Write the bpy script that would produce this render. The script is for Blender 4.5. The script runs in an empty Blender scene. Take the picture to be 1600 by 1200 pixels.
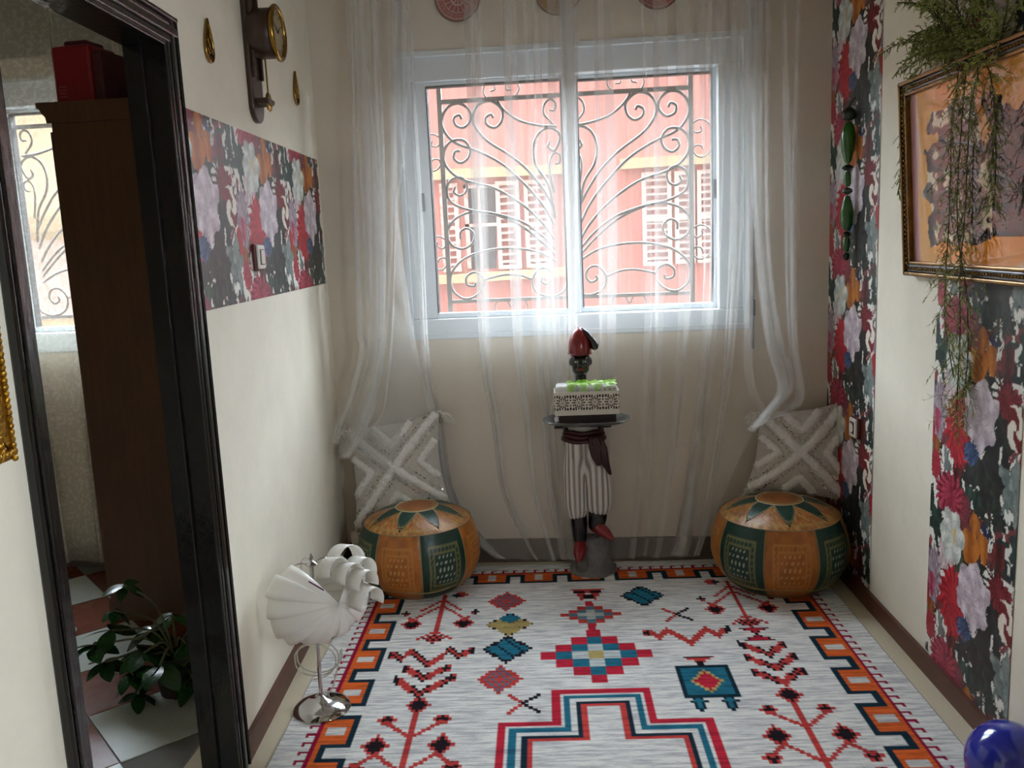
import bpy, bmesh, math, random
import numpy as np
from mathutils import Vector, Matrix, noise as mnoise
random.seed(7); RNG = np.random.default_rng(11)
SC = bpy.context.scene; COL = SC.collection
PI = math.pi

# ------------------------------------------------------------------ camera
F_PX = 1370.0; CAM_H = 1.45
PITCH, ROLL, YAW = (math.radians(v) for v in (9.3536, 2.5509, -5.3772))
def cam_axes():
    cy, sy = math.cos(YAW), math.sin(YAW); cp, sp = math.cos(PITCH), math.sin(PITCH)
    fwd = Vector((sy*cp, cy*cp, -sp)); right = Vector((cy, -sy, 0)); up = right.cross(fwd)
    cr, sr = math.cos(ROLL), math.sin(ROLL)
    return cr*right - sr*up, sr*right + cr*up, fwd
CA, CB, CC = cam_axes(); CO = Vector((0, 0, CAM_H))
cam = bpy.data.cameras.new('camera'); cam_o = bpy.data.objects.new('camera', cam); COL.objects.link(cam_o)
cam.sensor_width = 36; cam.lens = F_PX/1600*36; cam.clip_start = 0.02
M = Matrix((CA, CB, -CC)).transposed().to_4x4(); M.translation = CO; cam_o.matrix_world = M
SC.camera = cam_o

# ------------------------------------------------------------------ world, daylight, exposure
SC.view_settings.view_transform = 'Standard'; SC.view_settings.look = 'None'
SC.view_settings.gamma = 1; SC.view_settings.use_curve_mapping = False
SC.view_settings.exposure = 0.85
SC.cycles.transparent_max_bounces = 24
SC.cycles.max_bounces = 10; SC.cycles.diffuse_bounces = 6
world = bpy.data.worlds.new('sky'); SC.world = world; world.use_nodes = True
bg = world.node_tree.nodes['Background']; bg.inputs[0].default_value = (0.80, 0.90, 1.0, 1); bg.inputs[1].default_value = 18
def area_light(name, loc, rot, sx, sy, power, col):
    l = bpy.data.lights.new(name, 'AREA'); l.shape = 'RECTANGLE'; l.size = sx; l.size_y = sy
    l.energy = power; l.color = col
    o = bpy.data.objects.new(name, l); COL.objects.link(o); o.location = loc; o.rotation_euler = rot
    return o
RW0, RW1, RZ0, RZ1, RY = 3.07, 3.68, 1.07, 1.98, -1.0
HOWN = 30.0   # height of the unseen wall raised to shade the house opposite
# extents of the side window added out of view as fill light
# portals only guide the sky light through the two windows and the added side opening
for px_ in (-0.07, -2.62):
    po = area_light('window_portal', (px_, 4.02, 1.64), (-PI/2, 0, 0), 1.42, 1.18, 1, (1, 1, 1)); po.data.cycles.is_portal = True
po = area_light('window_portal', (1.33, 3.806-(RW0+RW1)/2, (RZ0+RZ1)/2), (PI/2, 0, PI/2-0.056), RW1-RW0, RZ1-RZ0, 1, (1, 1, 1)); po.data.cycles.is_portal = True

def ray(px, py): return (px-800)/F_PX*CA - (py-600)/F_PX*CB + CC
def onplane(px, py, axis, val):
    d = ray(px, py); t = (val-CO[axis])/d[axis]; return CO + t*d
def onfloor(px, py, z=0.0): return onplane(px, py, 2, z)
def ony(px, py, y): return onplane(px, py, 1, y)

# ------------------------------------------------------------------ materials
def lin(c):
    if isinstance(c, str): c = tuple(int(c[i:i+2], 16) for i in (0, 2, 4))
    out = []
    for v in c[:3]:
        v = v/255
        out.append(v/12.92 if v <= 0.04045 else ((v+0.055)/1.055)**2.4)
    return tuple(out)
MATS = {}
def newmat(name):
    m = bpy.data.materials.new(name); m.use_nodes = True; MATS[name] = m
    nt = m.node_tree; return m, nt, nt.nodes['Principled BSDF']
def pmat(name, col, rough=0.5, metal=0.0, var=None, bump=None, coat=0.0, spec=0.5, col2=None, trans=None, stretch=None, sheen=0):
    m, nt, b = newmat(name); N, L = nt.nodes, nt.links
    c = lin(col); b.inputs['Base Color'].default_value = (*c, 1); b.inputs['Roughness'].default_value = rough
    b.inputs['Metallic'].default_value = metal; b.inputs['Specular IOR Level'].default_value = spec
    if coat: b.inputs['Coat Weight'].default_value = coat; b.inputs['Coat Roughness'].default_value = 0.05
    if sheen: b.inputs['Sheen Weight'].default_value = sheen
    src = None
    if var or bump:
        tc = N.new('ShaderNodeTexCoord'); src = tc.outputs['Object']
        if stretch:
            mp = N.new('ShaderNodeMapping'); mp.inputs['Scale'].default_value = stretch; L.new(src, mp.inputs[0]); src = mp.outputs[0]
    if var:
        n = N.new('ShaderNodeTexNoise'); n.inputs['Scale'].default_value = var[0]; n.inputs['Detail'].default_value = 6
        n.inputs['Roughness'].default_value = 0.65
        L.new(src, n.inputs['Vector'])
        r = N.new('ShaderNodeMapRange'); r.inputs[1].default_value = 0.3; r.inputs[2].default_value = 0.7
        L.new(n.outputs['Fac'], r.inputs[0])
        mx = N.new('ShaderNodeMix'); mx.data_type = 'RGBA'
        c2 = lin(col2) if col2 else tuple(v*(1-var[1]) for v in c)
        mx.inputs[6].default_value = (*c, 1); mx.inputs[7].default_value = (*c2, 1)
        L.new(r.outputs[0], mx.inputs[0]); L.new(mx.outputs[2], b.inputs['Base Color'])
    if bump:
        n = N.new('ShaderNodeTexNoise'); n.inputs['Scale'].default_value = bump[0]; n.inputs['Detail'].default_value = 5
        L.new(src, n.inputs['Vector'])
        bp = N.new('ShaderNodeBump'); bp.inputs['Strength'].default_value = bump[1]; bp.inputs['Distance'].default_value = 0.01
        L.new(n.outputs['Fac'], bp.inputs['Height']); L.new(bp.outputs[0], b.inputs['Normal'])
    return m
def attrmat(name, rough=0.6, spec=0.4, coat=0.0, streak=None, bump=None):
    m, nt, b = newmat(name); N, L = nt.nodes, nt.links
    a = N.new('ShaderNodeAttribute'); a.attribute_name = 'Col'
    b.inputs['Roughness'].default_value = rough; b.inputs['Specular IOR Level'].default_value = spec
    if coat: b.inputs['Coat Weight'].default_value = coat; b.inputs['Coat Roughness'].default_value = 0.02
    out = a.outputs['Color']
    tc = N.new('ShaderNodeTexCoord')
    if streak:
        mp = N.new('ShaderNodeMapping'); mp.inputs['Scale'].default_value = streak[0]; L.new(tc.outputs['Object'], mp.inputs[0])
        n = N.new('ShaderNodeTexNoise'); n.inputs['Scale'].default_value = 1.0; n.inputs['Detail'].default_value = 8; n.inputs['Roughness'].default_value = 0.72
        L.new(mp.outputs[0], n.inputs['Vector'])
        r = N.new('ShaderNodeValToRGB'); e = r.color_ramp.elements
        e[0].position = 0.40; e[0].color = (*streak[1], 1); e[1].position = 0.56; e[1].color = (1, 1, 1, 1)
        L.new(n.outputs['Fac'], r.inputs[0])
        mx = N.new('ShaderNodeMix'); mx.data_type = 'RGBA'; mx.blend_type = 'MULTIPLY'; mx.inputs[0].default_value = 1
        L.new(out, mx.inputs[6]); L.new(r.outputs[0], mx.inputs[7]); out = mx.outputs[2]
    if bump:
        n = N.new('ShaderNodeTexNoise'); n.inputs['Scale'].default_value = bump[0]; n.inputs['Detail'].default_value = 3
        L.new(tc.outputs['Object'], n.inputs['Vector'])
        bp = N.new('ShaderNodeBump'); bp.inputs['Strength'].default_value = bump[1]; bp.inputs['Distance'].default_value = 0.006
        L.new(n.outputs['Fac'], bp.inputs['Height']); L.new(bp.outputs[0], b.inputs['Normal'])
    L.new(out, b.inputs['Base Color'])
    return m
def sheermat(name, col, opacity, lace=None):
    m, nt, b = newmat(name); N, L = nt.nodes, nt.links; N.remove(b)
    out = N['Material Output']
    t = N.new('ShaderNodeBsdfTransparent'); d = N.new('ShaderNodeBsdfDiffuse'); tl = N.new('ShaderNodeBsdfTranslucent')
    c = (*lin(col), 1); d.inputs[0].default_value = c; tl.inputs[0].default_value = c
    m1 = N.new('ShaderNodeMixShader'); m1.inputs[0].default_value = 0.10; L.new(d.outputs[0], m1.inputs[1]); L.new(tl.outputs[0], m1.inputs[2])
    m2 = N.new('ShaderNodeMixShader'); m2.inputs[0].default_value = opacity
    L.new(t.outputs[0], m2.inputs[1]); L.new(m1.outputs[0], m2.inputs[2]); L.new(m2.outputs[0], out.inputs[0])
    if lace:
        tc = N.new('ShaderNodeTexCoord'); v = N.new('ShaderNodeTexNoise'); v.inputs['Scale'].default_value = lace; v.inputs['Detail'].default_value = 3
        L.new(tc.outputs['Object'], v.inputs['Vector'])
        r = N.new('ShaderNodeMapRange'); r.inputs[1].default_value = 0.53; r.inputs[2].default_value = 0.56
        r.inputs[3].default_value = opacity; r.inputs[4].default_value = min(1, opacity+0.07)
        L.new(v.outputs['Fac'], r.inputs[0]); L.new(r.outputs[0], m2.inputs[0])
    return m
def glassmat(name, refl=0.03, tint=(1, 1, 1)):
    m, nt, b = newmat(name); N, L = nt.nodes, nt.links; N.remove(b)
    t = N.new('ShaderNodeBsdfTransparent'); t.inputs[0].default_value = (*tint, 1)
    g = N.new('ShaderNodeBsdfGlossy'); g.inputs['Roughness'].default_value = 0.02
    mx = N.new('ShaderNodeMixShader'); mx.inputs[0].default_value = refl
    L.new(t.outputs[0], mx.inputs[1]); L.new(g.outputs[0], mx.inputs[2]); L.new(mx.outputs[0], N['Material Output'].inputs[0])
    return m

# ------------------------------------------------------------------ mesh helpers
class MB:
    def __init__(s): s.v = []; s.f = []; s.m = []
    def add(s, v, f, mi=0):
        o = len(s.v); s.v += [tuple(p) for p in v]; s.f += [tuple(i+o for i in q) for q in f]; s.m += [mi]*len(f); return s
    def box(s, c, d, mi=0, rot=None):
        hx, hy, hz = (x/2 for x in d); vs = [Vector((x, y, z)) for x in (-hx, hx) for y in (-hy, hy) for z in (-hz, hz)]
        if rot is not None: vs = [rot @ p for p in vs]
        c = Vector(c)
        return s.add([p+c for p in vs], [(0, 1, 3, 2), (4, 6, 7, 5), (0, 4, 5, 1), (2, 3, 7, 6), (0, 2, 6, 4), (1, 5, 7, 3)], mi)
    def box2(s, a, b, mi=0):
        return s.box([(a[i]+b[i])/2 for i in range(3)], [abs(b[i]-a[i]) for i in range(3)], mi)
    def lathe(s, prof, n=24, c=(0, 0, 0), mi=0, sx=1, sy=1, mod=None):
        vs = []
        for r, z in prof:
            for k in range(n):
                a = 2*PI*k/n; rr = r*(mod(a, z) if mod else 1)
                vs.append((c[0]+rr*math.cos(a)*sx, c[1]+rr*math.sin(a)*sy, c[2]+z))
        fs = [(i*n+k, i*n+(k+1) % n, (i+1)*n+(k+1) % n, (i+1)*n+k) for i in range(len(prof)-1) for k in range(n)]
        fs.append(tuple(range(n))[::-1]); fs.append(tuple((len(prof)-1)*n+k for k in range(n)))
        return s.add(vs, fs, mi)
    def tube(s, pts, r, n=6, mi=0, closed=False):
        pts = [Vector(p) for p in pts]; m = len(pts)
        rs = r if isinstance(r, (list, tuple)) else [r]*m
        tan = []
        for i in range(m):
            a = pts[(i-1) % m] if (closed or i > 0) else pts[0]; b = pts[(i+1) % m] if (closed or i < m-1) else pts[-1]
            t = b-a; tan.append(t.normalized() if t.length > 1e-9 else Vector((0, 0, 1)))
        ref = Vector((0, 0, 1)) if abs(tan[0].z) < 0.9 else Vector((1, 0, 0))
        nrm = (ref - tan[0]*ref.dot(tan[0])).normalized(); vs = []
        for i in range(m):
            nrm = (nrm - tan[i]*nrm.dot(tan[i]))
            nrm = nrm.normalized() if nrm.length > 1e-6 else tan[i].orthogonal().normalized()
            bn = tan[i].cross(nrm)
            for k in range(n):
                a = 2*PI*k/n; vs.append(pts[i] + (nrm*math.cos(a)+bn*math.sin(a))*rs[i])
        e = m if closed else m-1
        fs = [(i*n+k, i*n+(k+1) % n, ((i+1) % m)*n+(k+1) % n, ((i+1) % m)*n+k) for i in range(e) for k in range(n)]
        if not closed: fs.append(tuple(range(n))[::-1]); fs.append(tuple((m-1)*n+k for k in range(n)))
        return s.add(vs, fs, mi)
    def ball(s, c, r, n=10, mi=0, sc=(1, 1, 1), rot=None):
        h = max(4, n//2); c = Vector(c); vs = []; 
        for i in range(1, h):
            for k in range(n):
                a = PI*i/h; b = 2*PI*k/n
                p = Vector((math.sin(a)*math.cos(b)*sc[0], math.sin(a)*math.sin(b)*sc[1], math.cos(a)*sc[2]))*r
                vs.append((rot @ p if rot is not None else p) + c)
        t = Vector((0, 0, r*sc[2])); t = rot @ t if rot is not None else t
        vs += [c+t, c-t]; T = len(vs)-2; fs = []
        for i in range(h-2):
            for k in range(n): fs.append((i*n+k, (i+1)*n+k, (i+1)*n+(k+1) % n, i*n+(k+1) % n))
        for k in range(n):
            fs.append((T, k, (k+1) % n)); fs.append((T+1, (h-2)*n+(k+1) % n, (h-2)*n+k))
        return s.add(vs, fs, mi)
    def prism(s, poly, y0, y1, mi=0):      # poly in local x,z extruded along y
        n = len(poly); vs = [(x, y0, z) for x, z in poly]+[(x, y1, z) for x, z in poly]
        fs = [tuple(range(n)), tuple(range(2*n-1, n-1, -1))]+[(i, i+n, (i+1) % n+n, (i+1) % n) for i in range(n)]
        return s.add(vs, fs, mi)
    def strip(s, left, right, mi=0):
        n = len(left); vs = list(left)+list(right)
        return s.add(vs, [(i, i+1, n+i+1, n+i) for i in range(n-1)], mi)
    def build(s, name, mat, parent=None, smooth=False, bevel=0, loc=None, rz=None, solid=0):
        me = bpy.data.meshes.new(name); me.from_pydata(s.v, [], s.f)
        ms = mat if isinstance(mat, (list, tuple)) else [mat]
        for m in ms: me.materials.append(m if not isinstance(m, str) else MATS[m])
        if len(ms) > 1: me.polygons.foreach_set('material_index', s.m)
        bm = bmesh.new(); bm.from_mesh(me); bmesh.ops.recalc_face_normals(bm, faces=bm.faces); bm.to_mesh(me); bm.free()
        if smooth:
            me.polygons.foreach_set('use_smooth', [True]*len(me.polygons))
            if smooth != 'full': me.set_sharp_from_angle(angle=math.radians(45))
        o = bpy.data.objects.new(name, me); COL.objects.link(o)
        if parent: o.parent = parent
        if bevel:
            b = o.modifiers.new('bevel', 'BEVEL'); b.width = bevel; b.segments = 2; b.limit_method = 'ANGLE'
        if solid:
            b = o.modifiers.new('solid', 'SOLIDIFY'); b.thickness = solid
        if loc is not None: o.location = loc
        if rz is not None: o.rotation_euler.z = rz
        return o
def tag(o, label=None, cat=None, group=None, kind=None):
    if label: o['label'] = label
    if cat: o['category'] = cat
    if group: o['group'] = group
    if kind: o['kind'] = kind
    return o
def empty(name, loc=(0, 0, 0), rz=0, **k):
    o = bpy.data.objects.new(name, None); COL.objects.link(o); o.location = loc; o.rotation_euler.z = rz
    o.empty_display_size = 0.05
    return tag(o, **k)
def shared(proto, name, parent, loc=(0, 0, 0), rot=(0, 0, 0)):
    o = proto.copy(); o.name = name; COL.objects.link(o); o.parent = parent; o.location = loc; o.rotation_euler = rot; return o
def copy_tree(o, parent=None):
    c = o.copy(); COL.objects.link(c); c.parent = parent
    for ch in list(o.children): copy_tree(ch, c)
    return c
def smooth_path(pts, sub=6, closed=False):
    P = [Vector(p) for p in pts]; n = len(P); out = []
    rng = n if closed else n-1
    for i in range(rng):
        p0 = P[(i-1) % n] if (closed or i > 0) else P[0]*2-P[1]; p1 = P[i]; p2 = P[(i+1) % n]
        p3 = P[(i+2) % n] if (closed or i < n-2) else P[-1]*2-P[-2]
        for k in range(sub):
            t = k/sub
            out.append(0.5*((2*p1)+(p2-p0)*t+(2*p0-5*p1+4*p2-p3)*t*t+(3*p1-p0-3*p2+p3)*t**3))
    if not closed: out.append(P[-1])
    return out
def remeshed(mb, voxel, smooth_it=4):
    me = bpy.data.meshes.new('tmp'); me.from_pydata(mb.v, [], mb.f); o = bpy.data.objects.new('tmp', me); COL.objects.link(o)
    bm = bmesh.new(); bm.from_mesh(me); bmesh.ops.recalc_face_normals(bm, faces=bm.faces); bm.to_mesh(me); bm.free()
    r = o.modifiers.new('r', 'REMESH'); r.mode = 'VOXEL'; r.voxel_size = voxel
    s = o.modifiers.new('s', 'SMOOTH'); s.iterations = smooth_it; s.factor = 0.5
    dg = bpy.context.evaluated_depsgraph_get(); res = bpy.data.meshes.new_from_object(o.evaluated_get(dg))
    bpy.data.objects.remove(o); bpy.data.meshes.remove(me); return res
def meshobj(name, me, mat, parent=None, smooth=True):
    for m in (mat if isinstance(mat, (list, tuple)) else [mat]): me.materials.append(MATS[m] if isinstance(m, str) else m)
    if smooth: me.polygons.foreach_set('use_smooth', [True]*len(me.polygons))
    o = bpy.data.objects.new(name, me); COL.objects.link(o)
    if parent: o.parent = parent
    return o

# painted grids: flat printed surfaces whose print is computed here and kept as a colour attribute
def painted_grid(name, X, Z, colors, mat, parent=None, y=0.0, plane='xz'):
    """X (nx,), Z (nz,) coordinates, colors (nz,nx,3) display colours 0..1"""
    nx, nz = len(X), len(Z); gx, gz = np.meshgrid(X, Z)
    co = np.zeros((nz*nx, 3), np.float32); co[:, 0] = gx.ravel()
    if plane == 'xz': co[:, 1] = y; co[:, 2] = gz.ravel()
    else: co[:, 1] = gz.ravel(); co[:, 2] = y
    i = np.arange((nz-1)*(nx-1)); r, c = i//(nx-1), i % (nx-1); a = r*nx+c
    quads = np.stack([a, a+1, a+nx+1, a+nx], 1).astype(np.int32)
    me = bpy.data.meshes.new(name); me.vertices.add(len(co)); me.vertices.foreach_set('co', co.ravel())
    me.loops.add(quads.size); me.loops.foreach_set('vertex_index', quads.ravel())
    me.polygons.add(len(quads)); me.polygons.foreach_set('loop_start', np.arange(0, quads.size, 4, dtype=np.int32))
    me.update(calc_edges=True)
    at = me.color_attributes.new('Col', 'FLOAT_COLOR', 'POINT')
    s = np.clip(colors, 0, 1).reshape(-1, 3); l = np.where(s <= 0.04045, s/12.92, ((s+0.055)/1.055)**2.4)
    at.data.foreach_set('color', np.concatenate([l, np.ones((len(l), 1))], 1).astype(np.float32).ravel())
    me.materials.append(MATS[mat] if isinstance(mat, str) else mat); me.validate()
    o = bpy.data.objects.new(name, me); COL.objects.link(o)
    if parent: o.parent = parent
    return o
def vnoise(x, y, seed=0):
    xi = np.floor(x).astype(np.int64); yi = np.floor(y).astype(np.int64); fx = x-xi; fy = y-yi
    fx = fx*fx*(3-2*fx); fy = fy*fy*(3-2*fy)
    def hsh(a, b):
        n = (a*374761393+b*668265263+seed*982451653) & 0xffffffff
        n = ((n ^ (n >> 13))*1274126177) & 0xffffffff
        return ((n ^ (n >> 16)) & 0xffff)/65535.0
    return (hsh(xi, yi)*(1-fx)+hsh(xi+1, yi)*fx)*(1-fy)+(hsh(xi, yi+1)*(1-fx)+hsh(xi+1, yi+1)*fx)*fy
def fbm(x, y, seed=0, o=3): return sum(vnoise(x*2**i, y*2**i, seed+i)*0.5**i for i in range(o))/sum(0.5**i for i in range(o))
def C8(*c): return np.array(c, float)/255
# ------------------------------------------------------------------ materials of the place
pmat('plaster', 'e6dfcd', 0.75, var=(5, 0.10), bump=(14, 0.15))
pmat('back_plaster', 'd6ccbc', 0.8, var=(4, 0.06), bump=(30, 0.08))
pmat('ceiling_darkened', '9c8e7a', 0.9)  # unseen ceiling, darkened so less light bounces onto the upper walls
pmat('floor_beige', 'd6cbb0', 0.35, var=(3, 0.12))
pmat('skirting_brown', '5c3324', 0.45, var=(12, 0.3))
pmat('skirting_grey', '6a5c52', 0.5, var=(25, 0.25))
pmat('tile_white', 'c4cbc4', 0.22, var=(9, 0.10))
pmat('tile_red', '6a3024', 0.22, var=(11, 0.45), col2='7c4a3a')
pmat('grout', '6d6a62', 0.8)
pmat('black_paint', '0b0a0a', 0.22, bump=(60, 0.25), coat=0.25, stretch=(1, 1, 0.35))
pmat('window_white', 'cdd4d8', 0.35)
pmat('gasket', '2a2b2c', 0.6)
pmat('handle_grey', '76797a', 0.4)
pmat('iron_cream', '655b50', 0.5, var=(40, 0.2))
glassmat('pane_glass', 0.03)
attrmat('wallpaper_print', rough=0.42, spec=0.5)
attrmat('flat_print', rough=0.6)
pmat('pink_render', 'a2706a', 0.9, var=(3.2, 0.16), col2='b48a84', bump=(8, 0.3), stretch=(5, 5, 0.25))
pmat('cream_band', 'b0a488', 0.85, var=(6, 0.15))
pmat('cream_render', 'c8bea2', 0.9, var=(2, 0.12))
pmat('shutter_white', 'c4c2be', 0.8, var=(18, 0.5), col2='b39a92')
pmat('shutter_red', 'b0786e', 0.8, var=(14, 0.5), col2='d8ccc8')
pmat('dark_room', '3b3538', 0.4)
pmat('exterior_brown', '6a5347', 0.9, var=(2, .2))
pmat('street', '8d8780', 0.9)

# ------------------------------------------------------------------ wall frames (local x = rightwards when facing the wall, y = into the wall)
WY = 3.806; CEIL = 2.72
CL = Vector((-1.155, WY, 0)); dL = Vector((-0.122, 1.495, 0)).normalized(); aL = math.atan2(dL.y, dL.x)
CR = Vector((0.997, WY, 0)); dR = Vector((0.081, -1.45, 0)).normalized(); aR = math.atan2(dR.y, dR.x)
def wall_local(px, py, origin, d, off=0.0):
    n = Vector((-d.y, d.x, 0)); o = origin - n*off; rd = ray(px, py)
    t = n.dot(o-CO)/n.dot(rd); p = CO+t*rd; return (p-o).dot(d), p.z
def LWp(px, py, off=0.0): return wall_local(px, py, CL, dL, off)
def RWp(px, py, off=0.0): return wall_local(px, py, CR, dR, off)

DX0, DX1, DTOP = -2.41, -1.635, 1.975      # doorway in the left wall
mb = MB()
mb.box2((-5.35, 0, 0), (DX0, 0.085, CEIL)); mb.box2((DX1, 0, 0), (0.04, 0.085, CEIL)); mb.box2((DX0, 0, DTOP), (DX1, 0.085, CEIL))
wall_left = mb.build('wall_left', 'plaster', loc=CL, rz=aL); tag(wall_left, kind='structure')
# opening added in the right wall, outside the frame, to let fill light in
mb = MB(); mb.box2((-0.04, 0, 0), (RW0, 0.12, CEIL)); mb.box2((RW1, 0, 0), (5.5, 0.12, CEIL)); mb.box2((RW0, 0, 0), (RW1, 0.12, RZ0)); mb.box2((RW0, 0, RZ1), (RW1, 0.12, CEIL)); wall_right = mb.build('wall_right', 'plaster', loc=CR, rz=aR); tag(wall_right, kind='structure')
# window wall, shared with the side room
W1 = (-0.790, 0.655, 1.042, 2.232); DXN = -2.55
def wall_with_holes(x0, x1, z1, holes):
    mb = MB(); xs = x0
    for (a, b, c, d) in sorted(holes):
        mb.box2((xs, 0, 0), (a, 0.2, z1)); mb.box2((a, 0, 0), (b, 0.2, c)); mb.box2((a, 0, d), (b, 0.2, z1)); xs = b
    mb.box2((xs, 0, 0), (x1, 0.2, z1)); return mb
W2 = (W1[0]+DXN, W1[1]+DXN, W1[2], W1[3])
wall_back = wall_with_holes(-4.6, 1.3, CEIL, [W1, W2]).build('wall_back', 'back_plaster', loc=(0, WY, 0)); tag(wall_back, kind='structure')
# wall behind the photographer
mb = MB(); mb.box2((-1.0, RY-.12, 0), (1.46, RY, CEIL))
tag(mb.build('wall_front', 'plaster'), kind='structure')
mb = MB(); mb.box2((-4.7, -1.7, CEIL), (1.5, 4.01, CEIL+0.12)); tag(mb.build('ceiling', 'ceiling_darkened'), kind='structure')
mb = MB(); mb.box2((-0.95-0.25, -1.7, -0.1), (1.5, 4.0, 0)); floor = mb.build('floor', 'floor_beige'); tag(floor, kind='structure')
# tall dark wall above and beside this building, unseen, added to shade the street
mb = MB(); mb.box2((-30, WY+.05, CEIL+.12), (30, WY+.2, HOWN)); mb.box2((-30, WY+.05, -3.2), (-4.6, WY+.2, CEIL+.12)); mb.box2((1.3, WY+.05, -3.2), (30, WY+.2, CEIL+.12)); mb.box2((-4.6, WY+.05, -3.2), (1.3, WY+.2, -0.1)); tag(mb.build('wall_street_shade', 'exterior_brown'), kind='structure')
# side room shell
mb = MB(); mb.box2((-4.6, -0.4, 0), (-4.48, WY, CEIL)); tag(mb.build('wall_side_room_left', 'plaster'), kind='structure')
mb = MB(); mb.box2((-4.6, -0.5, 0), (-0.97, -0.4, CEIL)); tag(mb.build('wall_side_room_front', 'plaster'), kind='structure')
mb = MB(); mb.box2((-4.6, -0.5, -0.1), (-1.21, 4.0, -0.004)); floor2 = mb.build('floor_side_room', 'grout'); tag(floor2, kind='structure')
# diagonal red and white tiles of the side room
c0 = Vector((-1.646, 2.469, 0)); e1 = Vector((0.2432, -0.2432, 0)); e2 = Vector((0.2432, 0.2432, 0)); g = 0.008
protos = {}
for key in ('tile_white', 'tile_red'):
    m = MB(); vs = [e1*a+e2*b for a, b in ((g, g), (1-g, g), (1-g, 1-g), (g, 1-g))]
    m.add([(p.x, p.y, -0.0035) for p in vs]+[(p.x, p.y, 0) for p in vs], [(0, 1, 2, 3), (4, 5, 6, 7), (0, 1, 5, 4), (1, 2, 6, 5), (2, 3, 7, 6), (3, 0, 4, 7)])
    protos[key] = m.build('tile', key, floor2)
first = set()
for i in range(-12, 13):
    for j in range(-12, 13):
        p = c0+e1*i+e2*j; cc = p+(e1+e2)/2
        xl = -1.155-0.0816*(cc.y-WY)-0.085
        if not (-3.6 < cc.x < xl-0.10 and 0.6 < cc.y < WY-0.02): continue
        key = 'tile_white' if (i+j) % 2 == 0 else 'tile_red'
        if key in first: shared(protos[key], 'tile', floor2, p)
        else: first.add(key); protos[key].location = p
# skirting boards
mb = MB(); mb.box2((DX1+0.055, -0.014, 0), (0, 0, 0.075)); mb.box2((-5.2, -0.014, 0), (DX0-0.055, 0, 0.075))
tag(mb.build('baseboard_left', 'skirting_brown', loc=CL, rz=aL), kind='structure')
mb = MB(); mb.box2((0, -0.014, 0), (5.3, 0, 0.068)); tag(mb.build('baseboard_right', 'skirting_brown', loc=CR, rz=aR), kind='structure')
mb = MB(); mb.box2((-1.14, -0.014, 0), (0.99, 0, 0.108)); tag(mb.build('baseboard_back', 'skirting_grey', loc=(0, WY, 0)), kind='structure')
mb = MB(); mb.box2((-4.45, -0.014, 0), (-1.31, 0, 0.1)); tag(mb.build('baseboard_side_room', 'skirting_grey', loc=(0, WY, 0)), kind='structure')
# marble threshold under the doorway
mb = MB(); mb.box2((DX0, 0.0, -0.003), (DX1, 0.09, 0.006)); tag(mb.build('trim_1', 'tile_white', loc=CL, rz=aL), kind='structure')

# ------------------------------------------------------------------ doorway, painted black
door = empty('door_1', CL, aL, kind='structure')
def profile_board(x0, x1, z0, z1, y0, y1): 
    m = MB(); m.box2((x0, y0, z0), (x1, y1, z1)); return m
for (x0, x1) in ((DX1, DX1+0.02), (DX0-0.02, DX0)):
    pass
m = MB(); m.box2((DX1-0.022, -0.009, 0), (DX1+0.001, 0.092, DTOP)); m.box2((DX1-0.034, 0.045, 0), (DX1-0.02, 0.092, DTOP-0.02)); m.build('jamb', 'black_paint', door, bevel=0.003)
m = MB(); m.box2((DX0-0.001, -0.009, 0), (DX0+0.022, 0.092, DTOP)); m.box2((DX0+0.02, 0.045, 0), (DX0+0.034, 0.092, DTOP-0.02)); m.build('jamb', 'black_paint', door, bevel=0.003)
m = MB(); m.box2((DX0+0.02, -0.009, DTOP-0.022), (DX1-0.02, 0.092, DTOP+0.001)); m.build('head_jamb', 'black_paint', door, bevel=0.003)
for s, xa in ((1, DX1-0.012), (-1, DX0+0.012)):
    m = MB(); w = 0.062
    for a, b, d in ((0, 0.018, 0.012), (0.018, 0.040, 0.017), (0.040, 0.054, 0.013), (0.054, w, 0.019)):
        x0, x1 = xa+s*a, xa+s*b; m.box2((min(x0, x1), -d, 0), (max(x0, x1), 0.0, DTOP+0.05))
    m.build('casing', 'black_paint', door, bevel=0.004)
m = MB()
for a, b, d in ((0, 0.018, 0.012), (0.018, 0.040, 0.017), (0.040, 0.054, 0.013), (0.054, 0.066, 0.019)):
    m.box2((DX0-0.05, -d-0.002, DTOP-0.012+a), (DX1+0.05, 0, DTOP-0.012+b))
m.build('head_casing', 'black_paint', door, bevel=0.004)

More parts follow.
